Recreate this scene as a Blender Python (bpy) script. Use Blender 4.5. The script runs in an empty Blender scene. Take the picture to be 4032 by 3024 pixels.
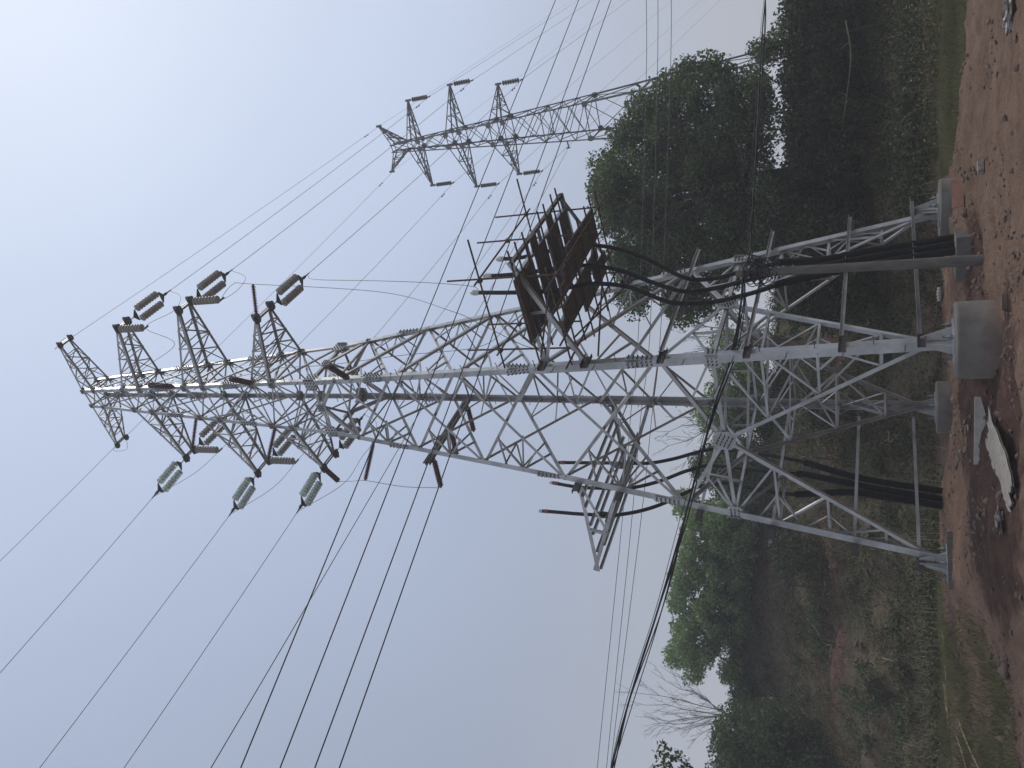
import bpy, math, random
import numpy as np
from mathutils import Vector, Matrix

random.seed(7)
RNG = np.random.default_rng(11)
scene = bpy.context.scene
COL = scene.collection

# ---------------------------------------------------------------- camera
# fitted to the tower's joints: phone held upright, the picture stored on its side
F_PX, PITCH, ROLL, EYE = 3267.6, math.radians(24.7487), math.radians(-0.9326), 1.7
CP, SP, CR, SR = math.cos(PITCH), math.sin(PITCH), math.cos(ROLL), math.sin(ROLL)
_F = Vector((0, CP, SP)); _U = Vector((0, -SP, CP)); _R = Vector((1, 0, 0))
_Ri = _R * CR + _U * SR
_Ui = _U * CR - _R * SR
cam_data = bpy.data.cameras.new("camera")
cam = bpy.data.objects.new("camera", cam_data)
COL.objects.link(cam)
_X, _Y, _Z = -_Ui, _Ri, -_F
cam.matrix_world = Matrix(((_X.x, _Y.x, _Z.x, 0), (_X.y, _Y.y, _Z.y, 0), (_X.z, _Y.z, _Z.z, EYE), (0, 0, 0, 1)))
cam_data.sensor_fit = 'HORIZONTAL'
cam_data.sensor_width = 36.0
cam_data.lens = 36.0 * F_PX / 4032.0
cam_data.clip_start = 0.1
cam_data.clip_end = 2000
scene.camera = cam

# ---------------------------------------------------------------- sky and sun
SUN_AZ, SUN_EL = math.radians(58), math.radians(52)      # azimuth to the right of straight ahead
SUN_DIR = Vector((math.sin(SUN_AZ) * math.cos(SUN_EL), math.cos(SUN_AZ) * math.cos(SUN_EL), math.sin(SUN_EL)))
world = bpy.data.worlds.new("World")
scene.world = world
world.use_nodes = True
wn, wl = world.node_tree.nodes, world.node_tree.links
wn.clear()
w_out = wn.new("ShaderNodeOutputWorld")
w_sky = wn.new("ShaderNodeTexSky"); w_sky.sky_type = 'NISHITA'; w_sky.sun_disc = False
w_sky.sun_elevation = SUN_EL; w_sky.sun_rotation = SUN_AZ
w_sky.dust_density = 6.0; w_sky.air_density = 1.2
w_bg1 = wn.new("ShaderNodeBackground"); w_bg1.inputs[1].default_value = 0.05
wl.new(w_sky.outputs[0], w_bg1.inputs[0])
# fog bank: brighter towards the veiled sun, greyer towards the horizon
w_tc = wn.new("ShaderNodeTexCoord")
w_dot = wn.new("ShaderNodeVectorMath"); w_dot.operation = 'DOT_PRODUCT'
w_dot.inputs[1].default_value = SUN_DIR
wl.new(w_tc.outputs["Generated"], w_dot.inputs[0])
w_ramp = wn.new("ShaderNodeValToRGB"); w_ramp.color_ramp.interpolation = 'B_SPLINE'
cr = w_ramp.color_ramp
cr.elements[0].position = 0.0; cr.elements[0].color = (0.52, 0.57, 0.66, 1)  # added ambient fill: sky opposite the sun, out of view, set brighter
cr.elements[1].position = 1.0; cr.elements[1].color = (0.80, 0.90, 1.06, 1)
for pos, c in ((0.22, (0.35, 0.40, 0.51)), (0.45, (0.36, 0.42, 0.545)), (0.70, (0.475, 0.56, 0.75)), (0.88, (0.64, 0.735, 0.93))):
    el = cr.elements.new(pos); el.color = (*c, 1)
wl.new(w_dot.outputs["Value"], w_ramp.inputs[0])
w_sep = wn.new("ShaderNodeSeparateXYZ"); wl.new(w_tc.outputs["Generated"], w_sep.inputs[0])
w_hr = wn.new("ShaderNodeMapRange"); w_hr.inputs["From Min"].default_value = 0.02; w_hr.inputs["From Max"].default_value = 0.48
w_hr.interpolation_type = 'SMOOTHSTEP'
wl.new(w_sep.outputs["Z"], w_hr.inputs["Value"])
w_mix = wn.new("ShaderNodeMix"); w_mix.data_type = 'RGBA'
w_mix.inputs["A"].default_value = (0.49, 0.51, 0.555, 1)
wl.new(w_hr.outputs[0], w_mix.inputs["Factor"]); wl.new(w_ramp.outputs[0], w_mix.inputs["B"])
w_n = wn.new("ShaderNodeTexNoise"); w_n.inputs["Scale"].default_value = 2.2; w_n.inputs["Detail"].default_value = 5
wl.new(w_tc.outputs["Generated"], w_n.inputs["Vector"])
w_nr = wn.new("ShaderNodeMapRange"); w_nr.inputs["From Min"].default_value = 0.3; w_nr.inputs["From Max"].default_value = 0.7
w_nr.inputs["To Min"].default_value = 0.97; w_nr.inputs["To Max"].default_value = 1.04
wl.new(w_n.outputs["Fac"], w_nr.inputs["Value"])
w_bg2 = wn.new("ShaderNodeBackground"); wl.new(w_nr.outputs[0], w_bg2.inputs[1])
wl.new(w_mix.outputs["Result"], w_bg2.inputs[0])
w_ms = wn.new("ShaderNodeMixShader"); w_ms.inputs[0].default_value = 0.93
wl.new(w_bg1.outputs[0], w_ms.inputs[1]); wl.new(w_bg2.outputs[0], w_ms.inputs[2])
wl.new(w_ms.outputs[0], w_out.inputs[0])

sun_data = bpy.data.lights.new("sun", 'SUN')
sun_data.energy = 1.5; sun_data.angle = math.radians(12); sun_data.color = (1.0, 0.95, 0.87)
sun = bpy.data.objects.new("sun", sun_data); COL.objects.link(sun)
sun.rotation_euler = SUN_DIR.to_track_quat('Z', 'Y').to_euler()

scene.view_settings.view_transform = 'Standard'
scene.view_settings.look = 'None'
scene.view_settings.exposure = 0.0
scene.view_settings.gamma = 1.0
scene.view_settings.use_curve_mapping = False
scene.cycles.volume_bounces = 1
scene.cycles.max_bounces = 8
scene.cycles.transparent_max_bounces = 12

# ---------------------------------------------------------------- measuring helpers
def ray(xs, ys):
    """direction of a photo point (photo pixels) from the camera's eye"""
    u = 3024 - ys - 1512; v = xs - 2016
    a = (u * CR + v * SR) / F_PX; b = -(-u * SR + v * CR) / F_PX
    return Vector((a, CP - b * SP, SP + b * CP))
EYEV = Vector((0, 0, EYE))
def at_depth(xs, ys, y):
    d = ray(xs, ys); return EYEV + d * (y / d.y)
def at_height(xs, ys, z):
    d = ray(xs, ys); return EYEV + d * ((z - EYE) / d.z)
def at_plane(xs, ys, p, n):
    d = ray(xs, ys); return EYEV + d * ((Vector(p) - EYEV).dot(n) / d.dot(n))

# ---------------------------------------------------------------- object helpers
def thing(name, label, cat, loc=(0, 0, 0), rotz=0.0, group=None):
    o = bpy.data.objects.new(name, None); COL.objects.link(o)
    o.empty_display_size = 0.3
    o.location = loc; o.rotation_euler = (0, 0, rotz)
    o["label"] = label; o["category"] = cat
    if group: o["group"] = group
    return o
def tag(o, label, cat, group=None, kind=None):
    o["label"] = label; o["category"] = cat
    if group: o["group"] = group
    if kind: o["kind"] = kind
    return o
def perp(d, hint=(0, 0, 1)):
    d = Vector(d).normalized(); h = Vector(hint)
    if abs(d.dot(h.normalized())) > 0.98: h = Vector((1, 0, 0)) if abs(d.x) < 0.9 else Vector((0, 1, 0))
    a = (h - d * h.dot(d)).normalized()
    return a, d.cross(a)
class MB:
    """collects shapes, then links them as ONE mesh object"""
    def __init__(s): s.v = []; s.f = []; s.m = []; s.smooth = []
    def add(s, vs, fs, mi=0, sm=False):
        o = len(s.v); s.v.extend([tuple(x) for x in vs])
        for f in fs: s.f.append(tuple(i + o for i in f)); s.m.append(mi); s.smooth.append(sm)
    def prism(s, p, q, poly, a, b, mi=0):
        """cross-section poly in axes a, b swept from p to q"""
        p, q = Vector(p), Vector(q); n = len(poly)
        vs = [p + a * x + b * y for x, y in poly] + [q + a * x + b * y for x, y in poly]
        fs = [(i, (i + 1) % n, n + (i + 1) % n, n + i) for i in range(n)]
        fs += [tuple(range(n - 1, -1, -1)), tuple(range(n, 2 * n))]
        s.add(vs, fs, mi)
    def angle(s, p, q, w, th, d1, d2, mi=0):
        """angle steel: corner line p-q, flanges along d1 and d2"""
        p, q = Vector(p), Vector(q); ax = (q - p).normalized()
        a = Vector(d1); a = (a - ax * a.dot(ax)).normalized()
        b = Vector(d2); b = b - ax * b.dot(ax); b = (b - a * b.dot(a)).normalized()
        s.prism(p, q, [(0, 0), (w, 0), (w, th), (th, th), (th, w), (0, w)], a, b, mi)
    def bar(s, p, q, w, h=None, hint=(0, 0, 1), mi=0):
        h = h or w; a, b = perp(Vector(q) - Vector(p), hint)
        s.prism(p, q, [(-h / 2, -w / 2), (h / 2, -w / 2), (h / 2, w / 2), (-h / 2, w / 2)], a, b, mi)
    def box(s, c, sx, sy, sz, rot=0.0, mi=0):
        c = Vector(c); a = Vector((math.cos(rot), math.sin(rot), 0)); b = Vector((-math.sin(rot), math.cos(rot), 0))
        s.prism(c - Vector((0, 0, sz / 2)), c + Vector((0, 0, sz / 2)), [(-sx / 2, -sy / 2), (sx / 2, -sy / 2), (sx / 2, sy / 2), (-sx / 2, sy / 2)], a, b, mi)
    def tube(s, pts, r, n=6, mi=0, caps=True):
        pts = [Vector(p) for p in pts]; k = len(pts)
        rs = r if isinstance(r, (list, tuple)) else [r] * k
        vs = []; a = None
        for i, p in enumerate(pts):
            d = (pts[min(i + 1, k - 1)] - pts[max(i - 1, 0)]).normalized()
            if a is None: a, b = perp(d)
            else:
                a = a - d * a.dot(d)
                a = a.normalized() if a.length > 1e-6 else perp(d)[0]
                b = d.cross(a)
            vs += [p + (a * math.cos(t) + b * math.sin(t)) * rs[i] for t in (2 * math.pi * j / n for j in range(n))]
        fs = [(i * n + j, i * n + (j + 1) % n, (i + 1) * n + (j + 1) % n, (i + 1) * n + j) for i in range(k - 1) for j in range(n)]
        s.add(vs, fs, mi, True)
        if caps: s.add(vs[:n], [tuple(range(n - 1, -1, -1))], mi); s.add(vs[-n:], [tuple(range(n))], mi)
    def lathe(s, p, q, prof, n=12, mi=0):
        """profile (fraction along p-q, radius) turned about the axis p-q"""
        p, q = Vector(p), Vector(q); a, b = perp(q - p); vs = []
        for t, r in prof:
            c = p.lerp(q, t)
            vs += [c + (a * math.cos(g) + b * math.sin(g)) * r for g in (2 * math.pi * j / n for j in range(n))]
        k = len(prof)
        s.add(vs, [(i * n + j, i * n + (j + 1) % n, (i + 1) * n + (j + 1) % n, (i + 1) * n + j) for i in range(k - 1) for j in range(n)], mi, True)
        s.add(vs[:n], [tuple(range(n - 1, -1, -1))], mi); s.add(vs[-n:], [tuple(range(n))], mi)
    def plate(s, c, n, up, pts, th, mi=0):
        """flat plate: outline pts in the plane with normal n, 'up' the second axis"""
        n = Vector(n).normalized(); u = Vector(up); u = (u - n * u.dot(n)).normalized(); r = u.cross(n)
        c = Vector(c); s.prism(c - n * th / 2, c + n * th / 2, pts, r, u, mi)
    def build(s, name, mats, parent=None):
        me = bpy.data.meshes.new(name)
        me.from_pydata(s.v, [], s.f)
        for m in (mats if isinstance(mats, (list, tuple)) else [mats]): me.materials.append(m)
        me.polygons.foreach_set("material_index", s.m)
        me.polygons.foreach_set("use_smooth", s.smooth)
        me.update()
        o = bpy.data.objects.new(name, me); COL.objects.link(o)
        if parent is not None: o.parent = parent
        return o
def recentre(o):
    """move a one-mesh thing's origin to the middle of its base"""
    me = o.data; co = np.empty(len(me.vertices) * 3); me.vertices.foreach_get("co", co); co = co.reshape(-1, 3)
    c = (co.min(0) + co.max(0)) / 2; c[2] = co[:, 2].min()
    me.vertices.foreach_set("co", (co - c).ravel()); me.update()
    o.location = Vector(o.location) + Vector(c)
    return o
def single(mb, name, mats, label, cat, group=None):
    return recentre(tag(mb.build(name, mats), label, cat, group))

# ---------------------------------------------------------------- materials
def new_mat(name):
    m = bpy.data.materials.new(name); m.use_nodes = True
    n = m.node_tree.nodes; n.clear()
    o = n.new("ShaderNodeOutputMaterial"); b = n.new("ShaderNodeBsdfPrincipled")
    m.node_tree.links.new(b.outputs[0], o.inputs[0])
    return m, n, m.node_tree.links, b, o
def noisy(name, c1, c2, scale=6.0, rough=0.7, metal=0.0, bump=0.0, bscale=40.0, c3=None, spec=0.4, stretch=None, detail=6.0):
    m, n, l, b, o = new_mat(name)
    tc = n.new("ShaderNodeTexCoord"); src = tc.outputs["Object"]
    if stretch:
        mp = n.new("ShaderNodeMapping"); mp.inputs["Scale"].default_value = stretch; l.new(src, mp.inputs[0]); src = mp.outputs[0]
    t = n.new("ShaderNodeTexNoise"); t.inputs["Scale"].default_value = scale; t.inputs["Detail"].default_value = detail; t.inputs["Roughness"].default_value = 0.62
    l.new(src, t.inputs["Vector"])
    r = n.new("ShaderNodeValToRGB"); r.color_ramp.elements[0].position = 0.34; r.color_ramp.elements[1].position = 0.66
    r.color_ramp.elements[0].color = (*c1, 1); r.color_ramp.elements[1].color = (*c2, 1)
    if c3: e = r.color_ramp.elements.new(0.5); e.color = (*c3, 1)
    l.new(t.outputs["Fac"], r.inputs[0]); l.new(r.outputs[0], b.inputs["Base Color"])
    b.inputs["Roughness"].default_value = rough; b.inputs["Metallic"].default_value = metal
    b.inputs["Specular IOR Level"].default_value = spec
    if bump:
        t2 = n.new("ShaderNodeTexNoise"); t2.inputs["Scale"].default_value = bscale; t2.inputs["Detail"].default_value = 5
        l.new(src, t2.inputs["Vector"])
        bp = n.new("ShaderNodeBump"); bp.inputs["Strength"].default_value = bump; bp.inputs["Distance"].default_value = 0.02
        l.new(t2.outputs["Fac"], bp.inputs["Height"]); l.new(bp.outputs[0], b.inputs["Normal"])
    return m
M = {}
M['steel'] = noisy('galvanised_steel', (0.27, 0.28, 0.285), (0.50, 0.51, 0.52), 1.3, 0.35, 0.42, 0.08, 60, spec=0.5)
M['steel2'] = noisy('dull_galvanised_steel', (0.27, 0.27, 0.265), (0.47, 0.475, 0.475), 1.5, 0.48, 0.2, 0.08, 60)
M['bolt'] = noisy('bolt_steel', (0.10, 0.10, 0.105), (0.17, 0.17, 0.17), 30, 0.5, 0.6)
M['oldsteel'] = noisy('weathered_steel', (0.085, 0.08, 0.08), (0.15, 0.14, 0.135), 4, 0.65, 0.3)
M['farsteel'] = noisy('haze_paled_far_steel', (0.12, 0.12, 0.128), (0.17, 0.17, 0.18), 4, 0.7, 0.05)  # haze fade over the distant pylon put into a paler base colour
M['rust'] = noisy('rusty_tube', (0.065, 0.045, 0.038), (0.15, 0.10, 0.08), 7, 0.85, 0.1, 0.2, 80, c3=(0.10, 0.066, 0.054))
M['board'] = noisy('weathered_plywood', (0.075, 0.063, 0.053), (0.16, 0.136, 0.115), 3, 0.9, 0, 0.15, 30, stretch=(1, 6, 1))
M['plank'] = noisy('old_planks', (0.085, 0.07, 0.058), (0.19, 0.158, 0.13), 4, 0.9, 0, 0.2, 30, stretch=(8, 1, 8))
M['palewood'] = noisy('pale_timber', (0.26, 0.2, 0.13), (0.42, 0.34, 0.24), 6, 0.85, 0, 0.15, 40)
M['bamboo'] = noisy('dry_bamboo', (0.2, 0.18, 0.08), (0.36, 0.31, 0.17), 6, 0.7)
M['wire'] = noisy('weathered_aluminium', (0.10, 0.105, 0.115), (0.15, 0.155, 0.165), 8, 0.55, 0.3)
M['blackwire'] = noisy('black_insulation', (0.014, 0.014, 0.016), (0.03, 0.03, 0.034), 8, 0.6, spec=.25)
M['cable'] = noisy('black_cable', (0.008, 0.008, 0.009), (0.02, 0.019, 0.019), 10, 0.65, 0, 0.15, 90, spec=.2)
M['conduit'] = noisy('black_conduit', (0.006, 0.006, 0.007), (0.013, 0.013, 0.014), 12, 0.75, spec=.15)
M['porcelain'] = noisy('grey_insulator_glass', (0.27, 0.265, 0.245), (0.40, 0.39, 0.36), 10, 0.3, 0, spec=0.5)
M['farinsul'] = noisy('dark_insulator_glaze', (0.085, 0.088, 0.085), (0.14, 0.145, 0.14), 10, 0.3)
M['polymer'] = noisy('red_brown_polymer', (0.055, 0.012, 0.012), (0.10, 0.028, 0.024), 10, 0.55)
M['concrete'] = noisy('concrete', (0.125, 0.115, 0.104), (0.18, 0.166, 0.15), 2.5, 0.92, 0, 0.2, 60, c3=(0.15, 0.138, 0.125))
M['oldconcrete'] = noisy('pole_concrete', (0.10, 0.096, 0.088), (0.165, 0.157, 0.145), 4, 0.92, 0, 0.3, 60, stretch=(4, 4, 0.7))
M['white'] = noisy('plaster_white', (0.36, 0.34, 0.31), (0.52, 0.50, 0.46), 5, 0.85, 0, 0.2, 30)
M['streaky'] = noisy('torn_sheet', (0.16, 0.135, 0.11), (0.42, 0.38, 0.33), 7, 0.9, 0, 0.4, 30, stretch=(1, 9, 1))
M['brick'] = noisy('red_brick', (0.20, 0.095, 0.065), (0.30, 0.155, 0.11), 6, 0.9, 0, 0.3, 60)
M['bag'] = noisy('thin_plastic', (0.11, 0.10, 0.085), (0.25, 0.23, 0.20), 8, 0.4, 0, 0.3, 30)
M['stone'] = noisy('soil_stone', (0.10, 0.066, 0.052), (0.21, 0.148, 0.12), 5, 0.95, 0, 0.4, 30)
M['bark'] = noisy('bark', (0.028, 0.025, 0.022), (0.07, 0.062, 0.052), 8, 0.95, 0, 0.4, 30, stretch=(1, 1, 0.3))
M['twig'] = noisy('bare_twig', (0.24, 0.23, 0.225), (0.36, 0.35, 0.34), 8, 0.9)
M['whitewrap'] = noisy('plastic_wrap', (0.4, 0.4, 0.4), (0.68, 0.67, 0.65), 9, 0.3, 0, 0.3, 60)
def stain_mat():
    m = noisy('mud_splashed_concrete', (0.125, 0.115, 0.104), (0.19, 0.175, 0.158), 2.2, 0.92, 0, 0.35, 45, c3=(0.155, 0.142, 0.128)); n, l = m.node_tree.nodes, m.node_tree.links
    b = [x for x in n if x.type == 'BSDF_PRINCIPLED'][0]; src = b.inputs["Base Color"].links[0].from_socket
    tc = n.new("ShaderNodeTexCoord"); sp = n.new("ShaderNodeSeparateXYZ"); l.new(tc.outputs["Object"], sp.inputs[0])
    t = n.new("ShaderNodeTexNoise"); t.inputs["Scale"].default_value = 5; t.inputs["Detail"].default_value = 7; l.new(tc.outputs["Object"], t.inputs["Vector"])
    a = n.new("ShaderNodeMath"); a.operation = 'MULTIPLY_ADD'; a.inputs[1].default_value = 0.75; l.new(t.outputs["Fac"], a.inputs[0]); l.new(sp.outputs["Z"], a.inputs[2])
    r = n.new("ShaderNodeMapRange"); r.inputs["From Min"].default_value = 1.02; r.inputs["From Max"].default_value = 0.62; l.new(a.outputs[0], r.inputs["Value"])
    x = n.new("ShaderNodeMix"); x.data_type = 'RGBA'; l.new(r.outputs[0], x.inputs["Factor"]); l.new(src, x.inputs["A"]); x.inputs["B"].default_value = (0.13, 0.085, 0.066, 1)
    l.new(x.outputs["Result"], b.inputs["Base Color"]); return m
M['footing'] = stain_mat()
def glass_mat():
    m, n, l, b, o = new_mat('green_glass')
    b.inputs["Base Color"].default_value = (0.80, 0.92, 0.88, 1)
    b.inputs["Roughness"].default_value = 0.1; b.inputs["Transmission Weight"].default_value = 0.45; b.inputs["IOR"].default_value = 1.48
    return m
M['glass'] = glass_mat()
def leaf_mat(name, dark, mid, light, trans=0.35):
    m, n, l, b, o = new_mat(name)
    g = n.new("ShaderNodeNewGeometry")
    tc = n.new("ShaderNodeTexCoord"); t = n.new("ShaderNodeTexNoise"); t.inputs["Scale"].default_value = 0.55; t.inputs["Detail"].default_value = 3
    l.new(tc.outputs["Object"], t.inputs["Vector"])
    mx = n.new("ShaderNodeMath"); mx.operation = 'MULTIPLY_ADD'; mx.inputs[1].default_value = 0.8
    l.new(g.outputs["Random Per Island"], mx.inputs[0])
    m2 = n.new("ShaderNodeMath"); m2.operation = 'MULTIPLY_ADD'; m2.inputs[1].default_value = 1.5; m2.inputs[2].default_value = -0.62
    l.new(t.outputs["Fac"], m2.inputs[0]); l.new(m2.outputs[0], mx.inputs[2])
    r = n.new("ShaderNodeValToRGB"); r.color_ramp.elements[0].color = (*dark, 1); r.color_ramp.elements[1].color = (*light, 1)
    e = r.color_ramp.elements.new(0.5); e.color = (*mid, 1)
    l.new(mx.outputs[0], r.inputs[0]); l.new(r.outputs[0], b.inputs["Base Color"])
    b.inputs["Roughness"].default_value = 0.6; b.inputs["Specular IOR Level"].default_value = 0.3
    tr = n.new("ShaderNodeBsdfTranslucent"); l.new(r.outputs[0], tr.inputs[0])
    ms = n.new("ShaderNodeMixShader"); ms.inputs[0].default_value = trans
    l.new(b.outputs[0], ms.inputs[1]); l.new(tr.outputs[0], ms.inputs[2]); l.new(ms.outputs[0], o.inputs[0])
    return m
M['leaf'] = leaf_mat('broad_leaves', (0.03, 0.05, 0.02), (0.07, 0.105, 0.04), (0.165, 0.215, 0.085))
M['paleleaf'] = leaf_mat('spring_leaves', (0.08, 0.125, 0.05), (0.17, 0.25, 0.10), (0.31, 0.40, 0.17), 0.45)
M['darkleaf'] = leaf_mat('dark_thicket_leaves', (0.020, 0.031, 0.014), (0.045, 0.063, 0.025), (0.105, 0.13, 0.05), 0.25)
M['cover'] = leaf_mat('vines_and_litter', (0.030, 0.030, 0.012), (0.088, 0.084, 0.033), (0.18, 0.155, 0.075), 0.2)
M['grass'] = leaf_mat('short_grass', (0.10, 0.105, 0.045), (0.16, 0.16, 0.075), (0.24, 0.23, 0.12), 0.3)
M['straw'] = leaf_mat('dry_stalks', (0.16, 0.14, 0.085), (0.28, 0.25, 0.155), (0.42, 0.38, 0.25), 0.15)

# ================================================================ GROUND
def vnoise(x, y, seed=0):
    """smooth value noise on arrays"""
    xi = np.floor(x).astype(np.int64); yi = np.floor(y).astype(np.int64); fx = x - xi; fy = y - yi
    fx = fx * fx * (3 - 2 * fx); fy = fy * fy * (3 - 2 * fy)
    def h(a, b):
        n = (a * 374761393 + b * 668265263 + seed * 1442695041) & 0x7fffffff
        n = ((n ^ (n >> 13)) * 1274126177) & 0x7fffffff
        return ((n ^ (n >> 16)) & 0xffff) / 65535.0
    return (h(xi, yi) * (1 - fx) + h(xi + 1, yi) * fx) * (1 - fy) + (h(xi, yi + 1) * (1 - fx) + h(xi + 1, yi + 1) * fx) * fy
def fbm(x, y, oct=4, seed=0):
    s = 0; a = 0.5
    for i in range(oct): s = s + a * (vnoise(x, y, seed + i * 7) - 0.5); x = x * 2.03 + 11.3; y = y * 2.03 + 5.7; a *= 0.5
    return s
def sstep(a, b, x): t = np.clip((x - a) / (b - a), 0, 1); return t * t * (3 - 2 * t)
PROFILE = ((-9, 0), (0, 0), (0.06, 0.08), (0.14, 0.12), (0.20, 0.21), (0.30, 0.27), (0.36, 0.36), (0.47, 0.43), (0.53, 0.53), (0.64, 0.61), (0.70, 0.71), (0.82, 0.80), (0.88, 0.91), (1.0, 1.0), (1.25, 1.02), (2.2, 0.8), (20, 0.6))
MOUNDS = ((-2.4, 16.6, 1.7, 0.30), (-0.4, 19.4, 1.4, 0.22), (-3.4, 17.9, 1.5, 0.22), (2.2, 19.0, 1.5, 0.16), (-0.9, 15.4, 0.8, -0.16), (4.9, 20.0, 1.1, 0.14),
          (-1.6, 22.6, 1.4, 0.02), (1.6, 23.4, 1.6, 0.08), (-5.0, 20.0, 1.6, 0.16), (6.2, 19.0, 1.6, 0.08), (3.6, 17.2, 1.4, 0.05), (-0.3, 17.6, 0.7, -0.10), (2.55, 19.45, 0.9, -0.30), (0.7, 17.3, 1.1, -0.13), (-0.85, 25.2, 1.7, -0.38), (-4.6, 16.0, 1.6, 0.05))
def terrain(x, y):
    x = np.asarray(x, float); y = np.asarray(y, float)
    az = x / np.maximum(y, 6)
    z = 0.40 * sstep(16.5, 23.5, y) + 0.22 * sstep(0.5, -4.0, x) * sstep(16.5, 21, y)
    for mx, my, r, h in MOUNDS: z = z + h * np.exp(-(((x - mx) / r) ** 2 + ((y - my) / r) ** 2))
    yb = 28.0 + 2.2 * sstep(-0.05, -0.25, az) - 3.2 * sstep(0.08, 0.25, az) + 1.6 * fbm(x * 0.3, y * 0.02 + 3, 3, 5)
    hr = 6.9 + 2.6 * sstep(0.0, -0.2, az) - 1.9 * sstep(0.1, 0.3, az) + 1.2 * fbm(x * 0.09, y * 0.0 + 1, 2, 9)
    d = (y - yb) / 18.0 + 0.10 * fbm(x * 0.22, y * 0.22, 3, 61)
    p = np.interp(d, [a for a, b in PROFILE], [b for a, b in PROFILE])
    bank = sstep(-0.05, 0.15, d)
    z = z + hr * p + bank * (0.9 * fbm(x * 0.5, y * 0.5, 4, 3) + 0.75 * fbm(x * 1.7, y * 1.7, 4, 8))
    near = 1 - bank
    clod = fbm(x * 2.3, y * 2.3, 4, 21)
    z = z + near * (0.16 * fbm(x * 0.8, y * 0.8, 3, 2) + 0.17 * clod + 0.13 * np.abs(fbm(x * 6, y * 6, 3, 4)))
    z = z - 0.2 * sstep(12, 6, y)
    return z
def tz(x, y): return float(terrain(np.array([x]), np.array([y]))[0])
def on_ground(xs, ys):
    """where the sight line of a photo point meets the ground"""
    d = ray(xs, ys); d = d / d.y
    ys_ = np.linspace(13.2, 60, 2400); zr = EYE + d.z * ys_
    g = terrain(d.x * ys_, ys_); k = np.nonzero(g >= zr)[0]
    yy = ys_[k[0]] if len(k) else 55.0
    return Vector((d.x * yy, yy, tz(d.x * yy, yy)))

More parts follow.
